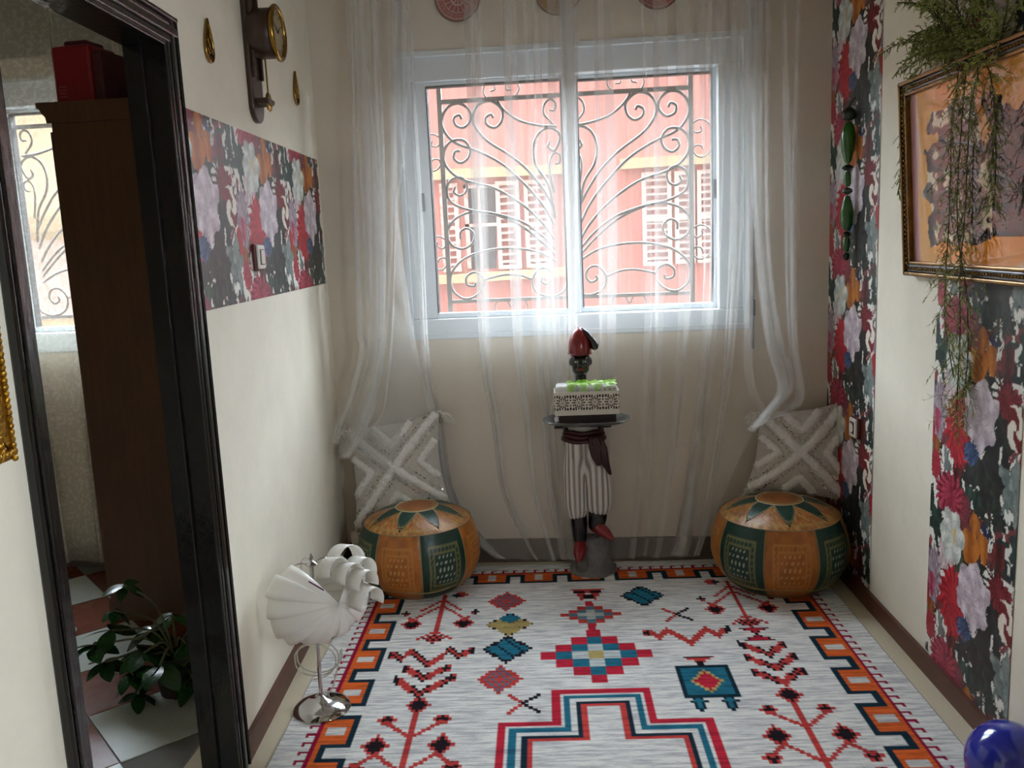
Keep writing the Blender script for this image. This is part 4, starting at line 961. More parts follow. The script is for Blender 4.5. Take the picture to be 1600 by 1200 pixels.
# sash with a hanging tail
m = MB(); 
for k, z in enumerate((672, 678, 684)):
    c = S(912, z); rr = .068+.005*k; m.tube([c+Vector((rr*1.12*math.cos(a), rr*.98*math.sin(a), .002*math.sin(5*a+k))) for a in np.linspace(0, 2*PI, 41)[:-1]], .010, 8, closed=True)
sash = m.build('sash', 'lacquer_maroon', statue, smooth='full')
for pts, w0 in (([S(930, 680, -.085), S(938, 700, -.098), S(945, 722, -.09), S(954, 742, -.07)], (.024, .026, .018, .006)), ([S(928, 682, -.09), S(930, 700, -.1), S(933, 716, -.098), S(936, 728, -.09)], (.022, .024, .02, .008))):
    m = MB(); P = smooth_path(pts, 4); w = np.interp(np.linspace(0, 3, len(P)), range(4), w0); nn = 7; vsx = []
    for i, p in enumerate(P):
        for k in range(nn):
            f = k/(nn-1)*2-1; vsx.append(p+Vector((f*w[i]*1.1, -.006*math.cos(f*9), 0)))
    m.add(vsx, [(i*nn+k, i*nn+k+1, (i+1)*nn+k+1, (i+1)*nn+k) for i in range(len(P)-1) for k in range(nn-1)]); m.build('sash_tail', 'lacquer_maroon', sash, smooth='full', solid=.006)
# rock stump the figure stands on
m = MB(); zt_ = S(934, 838).z; m.lathe([(.001, 0), (.102, 0), (.100, .015), (.080, .035), (.062, .065), (.055, .11), (.052, zt_-.02), (.040, zt_), (.001, zt_+.002)], 26, c=(S(934, 895).x*0+.004, .012, 0), sy=.95)
m.v = [(x+.012*mnoise.noise((x*22, y*22, z*14))+(.014 if z > .06 else 0)*min(1, z/.1), y+.012*mnoise.noise((x*22+9, y*22, z*14)), max(0, z+.006*mnoise.noise((x*30, y*30, z*20+4))) if z > .003 else z) for x, y, z in m.v]
m.build('rock_base', 'rock_grey', statue, smooth=True)
m = MB(); m.tube([S(907, 874, -.06), S(910, 886, -.045), S(914, 893, -.02)], [.020, .030, .036], 12); m.v = [(x, y, max(0.0, z)) for x, y, z in m.v]; m.build('rock_foot', 'rock_grey', statue, smooth=True)
# tray
TZ = S(916, 656, -.10).z
tc_ = Vector((S(916, 656, -.10).x, -.095, TZ)); m = MB(); nT = 48
def trayring(sx, sy, z): 
    out = []
    for k in range(nT):
        a = 2*PI*k/nT; q = 2.8; cx_ = abs(math.cos(a))**(2/q)*math.copysign(1, math.cos(a)); sy_ = abs(math.sin(a))**(2/q)*math.copysign(1, math.sin(a)); wv = 1+.018*math.cos(a*8); out.append((tc_.x+sx*cx_*wv, tc_.y+sy*sy_*wv, z))
    return out
rings = [trayring(.002, .002, TZ-.016), trayring(.13, .075, TZ-.016), trayring(.172, .105, TZ-.004), trayring(.180, .112, TZ+.004), trayring(.176, .108, TZ+.008), trayring(.150, .088, TZ-.004), trayring(.132, .076, TZ-.009), trayring(.002, .002, TZ-.009)]
for r_ in rings: m.v += r_
m.f = [(i*nT+k, i*nT+(k+1) % nT, (i+1)*nT+(k+1) % nT, (i+1)*nT+k) for i in range(len(rings)-1) for k in range(nT)]; m.m = [0]*len(m.f); m.build('tray', 'tray_silver', statue, smooth=True)

# box of napkins on the tray
pmat('box_white', 'd8d3c6', 0.5); pmat('napkin_white', 'd6d3cc', 0.8); pmat('dark_wood', '2b1712', 0.5, var=(14, .4)); pmat('green_film', '8fce5a', 0.3)
def film(name, col, a):
    m, nt, b = newmat(name); b.inputs['Base Color'].default_value = (*lin(col), 1); b.inputs['Alpha'].default_value = a; b.inputs['Roughness'].default_value = .15; return m
film('clear_film', 'e8ecec', .28); film('green_wrap', '9fd84a', .62)
bxc = statue.location+tc_; bz = bxc.z-.0088; BL_ = ony(872, 648, SY-.16); BRr = ony(968, 642, SY-.16)
box = empty('napkin_box', (bxc.x+.002, bxc.y, bz), rz=.05, label='white cardboard box with brown rosette print on the statue tray', cat='box')
BW, BD, BH, BB = .262, .115, .136, .040
m = MB(); m.box2((-BW/2+.016, -BD/2+.004, 0), (BW/2-.012, BD/2-.004, BB)); m.build('dark_base', 'dark_wood', box, bevel=.002)
m = MB(); t = .003
for p, q in (((-BW/2, BD/2-t, BB), (BW/2, BD/2, BH)), ((-BW/2, -BD/2, BB), (-BW/2+t, BD/2, BH)), ((BW/2-t, -BD/2, BB), (BW/2, BD/2, BH)), ((-BW/2, -BD/2, BB), (BW/2, BD/2, BB+t)), ((-BW/2, -BD/2, BB), (BW/2, -BD/2+t, BH))): m.box2(p, q)
m.build('carton', 'box_white', box)
def rosettes(x, z):
    c = np.ones(x.shape+(3,))*C8(214, 208, 194); brown = C8(52, 34, 28); h0 = BH-BB; zz = (z-BB)/h0
    band = (zz > .22) & (zz < .86); w = BW/4; dx = np.mod(x+BW/2, w)-w/2; dz = (zz-.54)*h0; r = np.hypot(dx, dz); th = np.arctan2(dz, dx)
    for rad, k, s in ((.0075, 6, .0018), (.0145, 10, .0030), (.0235, 12, .0034)):
        d = np.hypot(r-rad, rad*(np.mod(th+PI/k, 2*PI/k)-PI/k)); c[band & (d < s)] = brown
    c[band & (r < .003)] = brown; c[band & (np.abs(r-.0185) < .0009)] = brown
    ex = np.minimum(np.abs(dx-w/2), np.abs(dx+w/2)); ez = np.minimum(np.abs(zz-.26), np.abs(zz-.82))*h0
    for ox, oz, s in ((0, .004, .0045), (.0, .016, .0034), (.012, .002, .0042), (.022, .002, .003)): c[band & (np.hypot(ex-ox, ez-oz) < s)] = brown
    return c
X = np.arange(-BW/2, BW/2+.0001, .0011); Z = np.arange(BB, BH+.0001, .0011); GX, GZ = np.meshgrid(X, Z)
painted_grid('front_print', X, Z, rosettes(GX, GZ), 'flat_print', box, y=-BD/2-.0006)
def pack(x, w, h, d, label, dots=False, y=0.0):
    o = empty('napkin_pack', (box.location.x+x, box.location.y+y, bz+BB+.0035), rz=.05, label=label, cat='napkins')
    m = MB(); m.box2((-w/2, -d/2, 0), (w/2, d/2, h)); nb = m.build('napkins', 'napkin_white', o, bevel=.012)
    if dots:
        X = np.arange(-w/2+.008, w/2-.007, .0012); Z = np.arange(.03, h-.006, .0012); GX, GZ = np.meshgrid(X, Z); c = np.ones(GX.shape+(3,))*C8(206, 200, 188); c[np.sin(GX*300)*np.sin(GZ*260+1) > .45] = C8(52, 34, 28)
        painted_grid('print', X, Z, c, 'flat_print', o, y=-d/2-.0008)
    m = MB(); m.box2((-w/2-.002, -d/2-.003, .001), (w/2+.002, d/2+.002, h+.004)); f = m.build('film', 'clear_film', o, bevel=.013); return o
pack(-.082, .084, .115, .095, 'napkin pack wrapped in clear film in the rosette box, away from the green film'); pack(.008, .082, .110, .095, 'plain napkin pack in the middle of the rosette box under green film'); pack(.090, .068, .112, .095, 'napkin pack with a brown dotted print in the end of the rosette box', True)
gw = empty('green_wrapper', (box.location.x+.005, box.location.y, bz+BB+.123), rz=.05, label='crumpled bright green plastic film lying over the napkin packs', cat='wrapper')
rg = random.Random(3); nx, ny = 26, 12; vs = []
for j in range(ny+1):
    for i in range(nx+1):
        x = -.082+.20*i/nx; y = -.055+.10*j/ny; e = .010*mnoise.noise((x*40, y*40, 2))+.008*mnoise.noise((x*90, y*90, 5)); dr = -.035*max(0, (-.042-y)/.013)*(0.5+.5*math.sin(i*.9))
        vs.append((x+.006*mnoise.noise((x*60, y*60, 8)), y, max(-.03, .004+e*.7+dr)))
m = MB(); m.add(vs, [(j*(nx+1)+i, j*(nx+1)+i+1, (j+1)*(nx+1)+i+1, (j+1)*(nx+1)+i) for j in range(ny) for i in range(nx)]); m.build('film', 'green_wrap', gw, smooth='full')

# ------------------------------------------------------------------ table lamp with a shade of white plastic strips
pmat('chrome', 'c8c8c8', 0.07, metal=1.0); pmat('cable_clear', 'b9b6aa', 0.25)
m_, nt, b = newmat('strip_plastic'); b.inputs['Base Color'].default_value = (*lin('f6f3ec'), 1); b.inputs['Roughness'].default_value = .28; N, L = nt.nodes, nt.links
tl = N.new('ShaderNodeBsdfTranslucent'); tl.inputs[0].default_value = (*lin('f4f0e8'), 1); mx = N.new('ShaderNodeMixShader'); mx.inputs[0].default_value = .12; L.new(b.outputs[0], mx.inputs[1]); L.new(tl.outputs[0], mx.inputs[2]); L.new(mx.outputs[0], N['Material Output'].inputs[0])
pmat('sticker_purple', '5a1a52', .4); pmat('bulb_white', 'dcd8cc', .3)
lb = onfloor(504, 1111); LY = lb.y; lamp = empty('table_lamp', (lb.x, LY, RUGZ), label='white plastic strip flower lamp on a chrome foot standing on the rug edge', cat='lamp')
def LP(px, py, dy=0): p = ony(px, py, LY+dy); return Vector((p.x-lb.x, dy, p.z-RUGZ))
m = MB(); m.lathe([(.001, 0), (.090, 0), (.091, .004), (.086, .012), (.070, .022), (.045, .030), (.018, .036), (.008, .046), (.001, .047)], 40); m.build('foot', 'chrome', lamp, smooth=True)
topz = LP(492, 872).z; m = MB(); m.tube([(0, 0, .04), (.002, 0, .2), (.004, 0, topz-.02)], .0062, 12); m.build('stem', 'chrome', lamp, smooth=True)
ft = Vector((.004, 0, topz)); m = MB(); m.lathe([(.001, -.026), (.017, -.022), (.019, -.018), (.012, -.012), (.005, -.008), (.005, -.002), (.008, .002), (.005, .007), (.003, .013), (.001, .016)], 20, c=ft); fin = m.build('finial', 'chrome', lamp, smooth=True)
sc_ = LP(500, 934, 0)
for k, (dx, dy) in enumerate(((-.07, -.05), (.08, -.02), (-.05, .06), (.06, .06))):
    m = MB(); m.tube(smooth_path([ft+Vector((0, 0, -.02)), ft+Vector((dx*.6, dy*.6, -.012)), ft+Vector((dx*1.2, dy*1.2, -.06)), sc_+Vector((dx*.9, dy*.9, -.05)), sc_+Vector((.004, 0, -.10))], 6), .0016, 6); m.build('wire', 'chrome', lamp, smooth=True)
m = MB(); m.lathe([(.012, -.05), (.014, -.01), (.022, .01), (.026, .03), (.020, .05), (.001, .058)], 16, c=sc_+Vector((0, 0, -.03))); m.build('bulb', 'bulb_white', lamp, smooth=True)
pinch = Vector((.070, -.085, .020)); ax = Vector((.66, -.70, .20)).normalized(); e1_ = Vector((0, 0, 1)); e1_ = (e1_-ax*e1_.dot(ax)).normalized(); e2_ = ax.cross(e1_)
ns = 19
for k in range(ns):
    phi = 2*PI*k/ns+.1; rd = e1_*math.cos(phi)+e2_*math.sin(phi)      # strip bulges out along rd
    sx_ = rd.x; up = rd.z
    Rr = .150+.036*max(0, -sx_)+.018*max(0, sx_)*(1 if up > -.3 else .4)
    if up > .80 and rd.y > -.9 and abs(sx_) < .5: continue
    if up > .55: Rr *= .92
    if up < -.6: Rr *= .88
    back = ax*-.105; nseg = 20; nw = 5; dl = .215+.03*((k*7) % 3)/2; vs = []
    for i in range(nseg+1):
        t = i/nseg; a = PI*t
        for j in range(nw):
            f = j/(nw-1); ph2 = phi+(f*2-1)*dl; r2 = e1_*math.cos(ph2)+e2_*math.sin(ph2); RR = Rr*(1+.075*(f-.3))
            p = pinch*(1-t)**2+(Vector((0, .02, 0))+back)*t**2*0.9+r2*RR*math.sin(a)**.75*(1-.10*t)+ax*.035*math.cos(a)*(1 if t < .5 else .6)
            vs.append(sc_+p+Vector((0, 0, .006*math.sin(k*2.3)*math.sin(a))))
    m = MB(); m.add(vs, [(i*nw+j, i*nw+j+1, (i+1)*nw+j+1, (i+1)*nw+j) for i in range(nseg) for j in range(nw-1)]); m.build('shade_strip', 'strip_plastic', lamp, smooth='full', solid=.0008)
for k, (px, py, dyy, R0, a0) in enumerate(((545, 902, -.085, .044, .25), (566, 912, -.065, .044, .0), (522, 893, -.09, .042, .5), (572, 940, -.07, .050, -.4), (540, 882, .02, .062, .35), (562, 895, .0, .050, .1))):  # curled loops on the upper side
    c0_ = LP(px, py, dyy); m = MB(); Lm, Rm = [], []; axl = Vector((math.cos(a0), -.5, math.sin(a0)*.3)).normalized(); f1 = Vector((0, 0, 1)); f1 = (f1-axl*f1.dot(axl)).normalized(); f2 = axl.cross(f1)
    for i in range(17):
        a = -1.9+3.6*i/16; p = c0_+(f1*math.cos(a)+f2*math.sin(a))*R0; Lm.append(p-axl*.027); Rm.append(p+axl*.027)
    m.strip(Lm, Rm); m.build('shade_strip', 'strip_plastic', lamp, smooth='full', solid=.0008)
a = LP(482, 908, -.175); b_ = LP(506, 922, -.165); m = MB(); d = (b_-a); n_ = Vector((0, 0, 1)); m.strip([a+n_*.002, b_+n_*.002], [a-n_*.003, b_-n_*.003]); m.build('sticker', 'sticker_purple', lamp, solid=.0006)
m = MB(); cp = []
for i in range(60):
    t = i/59; a = t*2*PI*2.3; cp.append(LP(490+34*math.sin(a)+10*t, 1035+26*math.cos(a*1.0)-12*t, .05+.05*t))
cp += [LP(520, 1075, .05), LP(500, 1088, .04), Vector((-.02, .03, .035))]; cp = [Vector((max(p.x, -.10), p.y, max(p.z, .004))) for p in cp]
m.tube(smooth_path(cp, 2), .0024, 6); m.build('cable', 'cable_clear', lamp, smooth=True)
# ------------------------------------------------------------------ clock wall: pendulum clock, teardrop ornaments, switch
pmat('clock_wood', '3c2618', 0.35, var=(10, .5), coat=.2, stretch=(3, 3, .5)); pmat('brass', 'a8843e', 0.22, metal=1.0, var=(20, .3)); pmat('dial_face', '8f8468', 0.35); pmat('dial_ink', '1d1712', .5)
def wall_thing(name, wall, x, z, **k):
    o, d, a = (CL, dL, aL) if wall == 'L' else (CR, dR, aR)
    p = o+d*x; return empty(name, (p.x, p.y, z), a, **k)
cx0 = LWp(404, 190, .015)[0]+.015; cz0 = 1.862
clk = wall_thing('pendulum_clock', 'L', cx0, cz0, label='dark wooden pendulum wall clock with brass dial ring', cat='clock')
hw = .060; H_ = .80
poly = [(hw*math.cos(a), .055+.055*math.sin(a)) for a in np.linspace(PI, 2*PI, 13)]+[(hw, H_-.16), (hw*1.5, H_-.14), (hw*1.5, H_-.06), (hw*.8, H_-.03), (0, H_), (-hw*.8, H_-.03), (-hw*1.5, H_-.06), (-hw*1.5, H_-.14), (-hw, H_-.16)]
m = MB(); m.prism(poly, -.018, 0); m.build('back_board', 'clock_wood', clk, bevel=.005)
m = MB(); 
for dx in (-.040, .040): m.box2((dx-.006, -.030, .14), (dx+.006, -.017, .44))
m.build('side_moulding', 'clock_wood', clk, bevel=.003)
m = MB(); m.prism([(-.045, .075), (.045, .075), (.035, .060), (0, .050), (-.035, .060)], -.060, -.017); m.build('lower_shelf', 'clock_wood', clk, bevel=.003)
dz = .60-.055; dc = LWp(424, 40, .105); dcx = dc[0]-cx0-.0; dcz = dc[1]-cz0
m = MB(); m.lathe([(.001, 0), (.070, 0), (.078, .02), (.078, .07), (.070, .078), (.001, .078)], 36); m.v = [(x, -.016-z, y+dcz) for x, y, z in m.v]; m.build('movement_case', 'clock_wood', clk, smooth=True)
m = MB(); m.lathe([(.001, 0), (.074, 0), (.074, .003), (.001, .004)], 40); m.v = [(x, -.094-z, y+dcz) for x, y, z in m.v]; dial = m.build('dial', 'dial_face', clk, smooth=True)
m = MB(); m.tube([(.080*math.sin(a), -.098, dcz+.080*math.cos(a)) for a in np.linspace(0, 2*PI, 49)[:-1]], .009, 8, closed=True); m.build('bezel', 'brass', clk, smooth='full')
for k in range(12):
    a = 2*PI*k/12; m = MB(); m.box((.060*math.sin(a), -.0985, dcz+.060*math.cos(a)), (.004, .001, .012), rot=Matrix.Rotation(a, 3, 'Y')); m.build('hour_mark', 'dial_ink', dial)
for a, ln in ((.9, .036), (-1.1, .05)): m = MB(); m.tube([(0, -.0995, dcz), (ln*math.sin(a), -.0995, dcz+ln*math.cos(a))], [.0025, .001], 5); m.build('clock_hand', 'dial_ink', dial)
bz_ = LWp(421, 160, .05)[1]-cz0; m = MB(); m.tube([(0, -.050, dcz-.06), (0, -.050, bz_)], .0028, 8); m.build('pendulum_rod', 'brass', clk, smooth=True)
m = MB(); m.lathe([(.001, 0), (.028, .001), (.032, .004), (.028, .008), (.012, .011), (.001, .012)], 28); m.v = [(x, -.046-z, y+bz_) for x, y, z in m.v]; m.build('pendulum_bob', 'brass', clk, smooth=True)
for (t, b, lab) in (((316, 25), (328, 96), 'brass teardrop calligraphy plaque between the black door frame and the clock'), ((455, 108), (462, 162), 'brass teardrop calligraphy plaque between the clock and the window wall')):
    xt, zt2 = LWp(*t, .006); xb, zb2 = LWp(*b, .006); hgt = zt2-zb2; xc = (LWp((t[0]+b[0])/2+4, (t[1]+b[1])/2, .006)[0])
    d = wall_thing('teardrop_plaque', 'L', xc, zb2, label=lab, cat='ornament', group='teardrop wall plaques')
    def tear(s, n=28):
        out = []
        for k in range(n):
            a = 2*PI*k/n; r = .042*s; x = r*math.sin(a)*(math.sin(a/2)**1.5 if True else 1)*1.25; out.append((x, hgt*.5-hgt*.5*s*math.cos(a)*-1*-1))
        return out
    P = [(.043*math.sin(2*PI*k/32)*abs(math.sin(PI*k/32))**1.3, hgt*.5+hgt*.5*math.cos(2*PI*k/32)) for k in range(32)]
    m = MB(); m.tube([(x, -.006, z) for x, z in P], .0042, 6, closed=True); m.build('outline', 'brass', d, smooth='full')
    m = MB(); m.prism([(x*.86, hgt*.47+(z-hgt*.5)*.84) for x, z in P], -.004, 0); m.build('backing', 'clock_wood', d)
    m = MB(); m.tube(smooth_path([(-.012, -.007, hgt*.55), (-.004, -.007, hgt*.40), (.006, -.007, hgt*.44), (.010, -.007, hgt*.58), (.004, -.007, hgt*.70)], 5), .0026, 6); m.tube(smooth_path([(-.020, -.007, hgt*.32), (-.006, -.007, hgt*.20), (.012, -.007, hgt*.30), (.020, -.007, hgt*.20)], 5), .003, 6); m.tube([(.0, -.007, hgt*.28), (-.002, -.007, hgt*.5)], .0022, 6); m.build('calligraphy', 'brass', d, smooth='full')
pmat('switch_white', 'd6d0c6', .35); pmat('switch_trim', '5e2523', .4)
def switch(wall, x, z, w, h, label, socket=False):
    s = wall_thing('socket' if socket else 'light_switch', wall, x, z-h/2, label=label, cat='socket' if socket else 'switch')
    m = MB(); m.box2((-w/2, -.014, 0), (w/2, 0, h)); m.build('back_box', 'switch_trim', s, bevel=.004)
    m = MB(); m.box2((-w/2+.004, -.022, .004), (w/2-.004, -.013, h-.004)); m.build('plate', 'switch_white', s, bevel=.005)
    m = MB(); m.box2((-w/2+.018, -.0235, .017), (w/2-.018, -.021, h-.017)); m.build('trim', 'switch_trim', s, bevel=.002)
    m = MB()
    if socket: m.lathe([(.001, 0), (.017, 0), (.019, .004), (.001, .005)], 20); m.v = [(a, -.0225-c, b+h/2) for a, b, c in m.v]; m.build('outlet', 'switch_white', s, smooth=True)
    else: m.box2((-w/2+.022, -.027, .020), (w/2-.022, -.0225, h-.020)); m.build('rocker', 'switch_white', s, bevel=.003)
x, z = LWp(404, 402, .01); switch('L', x, z, .082, .084, 'white light switch with dark red trim on the floral wallpaper band')
x, z = RWp(1336, 668, .01); switch('R', x, z, .078, .082, 'white socket with dark red trim on the floral strip by the cushion', True)
# gilt frame by the doorway
pmat('gilt', 'b98a2c', .3, metal=.9, var=(30, .4), bump=(45, 1.0)); pmat('canvas_dark', '6b4f3a', .6, var=(6, .5))
gx1, gz0 = LWp(25, 716, .03)
gf = wall_thing('gilt_frame', 'L', gx1-.30, gz0, label='ornate hammered gilt frame hanging beside the black doorway', cat='picture frame')
FW, FH = .60, .72; fw = .075
for nm, poly in (('frame_side', [(-FW/2, 0), (-FW/2, FH), (-FW/2+fw, FH-fw), (-FW/2+fw, fw)]), ('frame_side', [(FW/2, 0), (FW/2-fw, fw), (FW/2-fw, FH-fw), (FW/2, FH)]), ('frame_top', [(-FW/2, FH), (FW/2, FH), (FW/2-fw, FH-fw), (-FW/2+fw, FH-fw)]), ('frame_bottom', [(-FW/2, 0), (-FW/2+fw, fw), (FW/2-fw, fw), (FW/2, 0)])):
    m = MB(); m.prism(poly, -.035, 0); m.build(nm, 'gilt', gf, bevel=.008)
m = MB(); rr_ = random.Random(8)
for k in range(70):
    t = k/70; s = 1
    for (x, z) in ((FW/2-.012, FH*t), (FW/2-.045, FH*t+.006)): m.ball((x, -.036, z+.004), .0065, 6, sc=(1, .7, 1))
for k in range(56):
    m.ball((-FW/2+FW*k/56, -.036, .014), .0065, 6, sc=(1, .7, 1))
m.build('relief', 'gilt', gf, smooth='full')
m = MB(); m.box2((-FW/2+fw-.004, -.012, fw-.004), (FW/2-fw+.004, 0, FH-fw+.004)); m.build('canvas', 'canvas_dark', gf)

# ------------------------------------------------------------------ glazed picture on the floral wall
pmat('frame_gold', '8e6a34', .28, metal=.9, var=(25, .5)); pmat('frame_black', '120d0a', .3, coat=.3)
attrmat('picture_print', rough=.06, spec=.5, coat=.35)
fx0 = RWp(1422, 424, .01)[0]; fz0 = RWp(1500, 432, .01)[1]-.008; PW, PH = .92, .600; TILT = math.radians(3.2)
pic = wall_thing('framed_picture', 'R', fx0+PW/2, fz0, label='glazed picture in a beaded gold and black frame draped with fern', cat='picture')
pic.rotation_euler = (TILT, 0, aR); pic.location += Vector((0, 0, 0))
nrmR = Vector((-dR.y, dR.x, 0)); pic.location -= nrmR*.004
def frame_ring(nm, a, b, y0, y1, mat, bev=.003):
    for nmm, poly in ((nm, [(-PW/2+a, a), (-PW/2+a, PH-a), (-PW/2+b, PH-b), (-PW/2+b, b)]), (nm, [(PW/2-a, a), (PW/2-b, b), (PW/2-b, PH-b), (PW/2-a, PH-a)]), (nm, [(-PW/2+a, PH-a), (PW/2-a, PH-a), (PW/2-b, PH-b), (-PW/2+b, PH-b)]), (nm, [(-PW/2+a, a), (-PW/2+b, b), (PW/2-b, b), (PW/2-a, a)])):
        m = MB(); m.prism(poly, y0, y1); m.build(nmm, mat, pic, bevel=bev)
frame_ring('outer_moulding', 0, .012, -.030, -.002, 'frame_gold'); frame_ring('black_moulding', .012, .036, -.022, -.002, 'frame_black'); frame_ring('inner_moulding', .036, .046, -.026, -.004, 'frame_gold')
for side in range(4):
    m = MB(); L0 = PH if side < 2 else PW; n = int(L0/.016)
    for k in range(n):
        t = -L0/2+.024+(L0-.048)*k/(n-1)
        c = ((-PW/2+.024, PH/2+t) if side == 0 else (PW/2-.024, PH/2+t) if side == 1 else (t, PH-.024) if side == 2 else (t, .024)); m.ball((c[0], -.024, c[1]), .0052, 6)
    m.build('bead_row', 'frame_gold', pic, smooth='full')
def picture_cols(x, z):
    X_ = x/PW+.5; Z_ = z/PH; n1 = fbm(X_*7, Z_*6, 4)-.5; n2 = fbm(X_*26, Z_*20, 6)-.5
    c = np.ones(x.shape+(3,))*C8(196, 150, 150); 
    g = (X_ > .10+.04*n1) & (Z_ > .06) & (Z_ < .97+.1*n1); c[g] = C8(226, 160, 70)
    o = (np.hypot((X_-.42)*1.0, (Z_-.84)*1.3) < .20+.12*n1) | (np.hypot(X_-.5, (Z_-.20)*1.5) < .28+.1*n1); c[o] = C8(236, 150, 40)
    f = (np.abs(X_-.36+.10*n1) < .17+.10*np.sin(Z_*5)*.5+.12*n1) & (Z_ > .16+.1*n1) & (Z_ < .80+.2*n1); c[f] = (C8(58, 56, 52)+n2[..., None]*C8(190, 190, 180)+n1[..., None]*C8(90, 86, 80))[f]
    f2 = (np.abs(X_-.66+.06*n1) < .12+.10*n1) & (Z_ > .2) & (Z_ < .78+.25*n1); c[f2] = (C8(40, 38, 36)+n2[..., None]*C8(150, 144, 130))[f2]
    s = f & (n2 > .12); c[s] = C8(226, 214, 184); return np.clip(c, 0, 1)
X = np.linspace(-PW/2+.044, PW/2-.044, 200); Z = np.linspace(.044, PH-.044, 130); GX, GZ = np.meshgrid(X, Z); painted_grid('print', X, Z, picture_cols(GX, GZ), 'picture_print', pic, y=-.010)
m = MB(); m.box2((-PW/2+.01, -.006, .01), (PW/2-.01, 0, PH-.01)); m.build('backing', 'canvas_dark', pic)

# ------------------------------------------------------------------ artificial fern draped over the frame
pmat('fern_green', '8a9a4a', .55, var=(40, .4), col2='b0b870'); pmat('fern_stem', '3a3a1c', .6)
fx, fz = RWp(1505, 92, .05)
fern = wall_thing('hanging_fern', 'R', fx, fz-.02, label='feathery green artificial fern trailing over the glazed picture frame', cat='plant')
rf_ = random.Random(21)
def plume(path, ln0, ln1, dens, name='frond', droop=.5, needle=.0021):
    P = smooth_path(path, 6); m = MB(); m.tube(P, [.0016]*len(P), 4, mi=1); acc = 0
    for i in range(1, len(P)-1):
        t = i/len(P); tg = (P[i+1]-P[i-1]).normalized()
        for _ in range(dens):
            d = Vector((rf_.gauss(0, 1), rf_.gauss(0, .55), rf_.gauss(0, 1))); d = (d-tg*d.dot(tg)*.6).normalized(); d = (d+tg*.9).normalized()
            ln = (ln0+(ln1-ln0)*t)*rf_.uniform(.6, 1.2); a = P[i]+Vector((0, 0, 0)); mid = a+d*ln*.55; tip = a+d*ln+Vector((0, 0, -ln*droop*.5))
            if mid.y > -.004: mid.y = -.004
            if tip.y > -.004: tip.y = -.004
            m.tube([a, mid, tip], [.0008, .0006, .0003], 3, mi=1)
            for q in range(9):
                f = (q+.5)/9; b = a.lerp(mid, f*2) if f < .5 else mid.lerp(tip, f*2-1); e = Vector((rf_.gauss(0, 1), rf_.gauss(0, .6), rf_.gauss(0, 1))).normalized(); e = (e*.8+d*.8).normalized()*ln*.28; w = e.cross(tg).normalized()*needle if e.cross(tg).length > 1e-6 else Vector((needle, 0, 0))
                tp = b+e
                if tp.y > -.003: tp.y = -.003
                m.add([b-w, b+w, tp], [(0, 1, 2)])
    return m.build(name, ['fern_green', 'fern_stem'], fern, smooth='full')
def Fp(px, py, off): x, z = RWp(px, py, off); return Vector((x-fx, -off, z-(fz-.02)))
trails = [[(1520, 85, .06), (1528, 110, .085), (1516, 170, .075), (1512, 240, .065), (1508, 330, .055), (1500, 430, .05), (1500, 520, .035), (1496, 610, .03), (1494, 655, .028)],
          [(1500, 95, .06), (1494, 140, .08), (1487, 200, .07), (1485, 280, .06), (1482, 360, .055), (1478, 420, .05), (1476, 500, .03), (1490, 590, .028)],
          [(1530, 80, .06), (1548, 120, .085), (1555, 190, .075), (1556, 260, .07), (1552, 330, .06)],
          [(1512, 90, .06), (1506, 150, .085), (1498, 260, .075), (1496, 360, .06), (1510, 460, .04), (1512, 560, .03), (1503, 630, .028)]]
for k, tr in enumerate(trails): plume([Fp(*p) for p in tr], .045, .085, 3)
plume([Fp(*p) for p in ((1440, 110, .06), (1420, 150, .05), (1410, 210, .04), (1408, 270, .035), (1402, 305, .03))], .03, .035, 3)
for k in range(34):   # the bushy crown on the top edge of the frame
    a0 = Fp(rf_.uniform(1470, 1560), rf_.uniform(70, 100), .05); th = rf_.uniform(-1.3, 1.0); ln = rf_.uniform(.13, .24)
    d = Vector((math.sin(th)*1.0, -rf_.uniform(.0, .5), math.cos(th)*.8)).normalized(); e = a0+d*ln; plume([a0, a0+d*ln*.5+Vector((0, 0, .015)), e+Vector((0, -.01, -.01)), e+d*ln*.35+Vector((0, -.02, -.06))], .035, .018, 3)
for (px, py) in ((1432, 55), (1428, 70), (1422, 120), (1448, 48)):
    plume([Fp(1490, 90, .05), Fp((1490+px)/2, (90+py)/2-12, .07), Fp(px, py, .06), Fp(px-6, py+28, .05)], .03, .012, 3)

# ------------------------------------------------------------------ green glass ornament on the floral strip
m_, nt, b = newmat('green_glass'); b.inputs['Base Color'].default_value = (*lin('1f5c18'), 1); b.inputs['Roughness'].default_value = .08; b.inputs['Coat Weight'].default_value = .6
pmat('green_dark', '16240f', .3, coat=.3)
gxx, gtop = RWp(1328, 165, .03); _, gbot = RWp(1322, 405, .03); gh = gtop-gbot
orn = wall_thing('glass_ornament', 'R', (gxx+RWp(1322, 405, .03)[0])/2, gbot, label='long green glass bead ornament hanging on the floral wallpaper strip', cat='ornament')
def bead(nm, prof, mat): m = MB(); m.lathe([(r, z*gh) for r, z in prof], 16, c=(0, -.032, 0)); m.build(nm, mat, orn, smooth=True)
bead('cap', [(.002, 1.0), (.012, .99), (.026, .965), (.028, .94), (.022, .915), (.010, .905)], 'green_dark')
bead('long_bead', [(.010, .90), (.022, .86), (.027, .80), (.024, .72), (.014, .65), (.008, .63)], 'green_glass')
bead('ring_bead', [(.008, .625), (.020, .61), (.022, .60), (.012, .585)], 'green_dark'); bead('short_bead', [(.010, .58), (.014, .56), (.014, .50), (.009, .48)], 'green_glass')
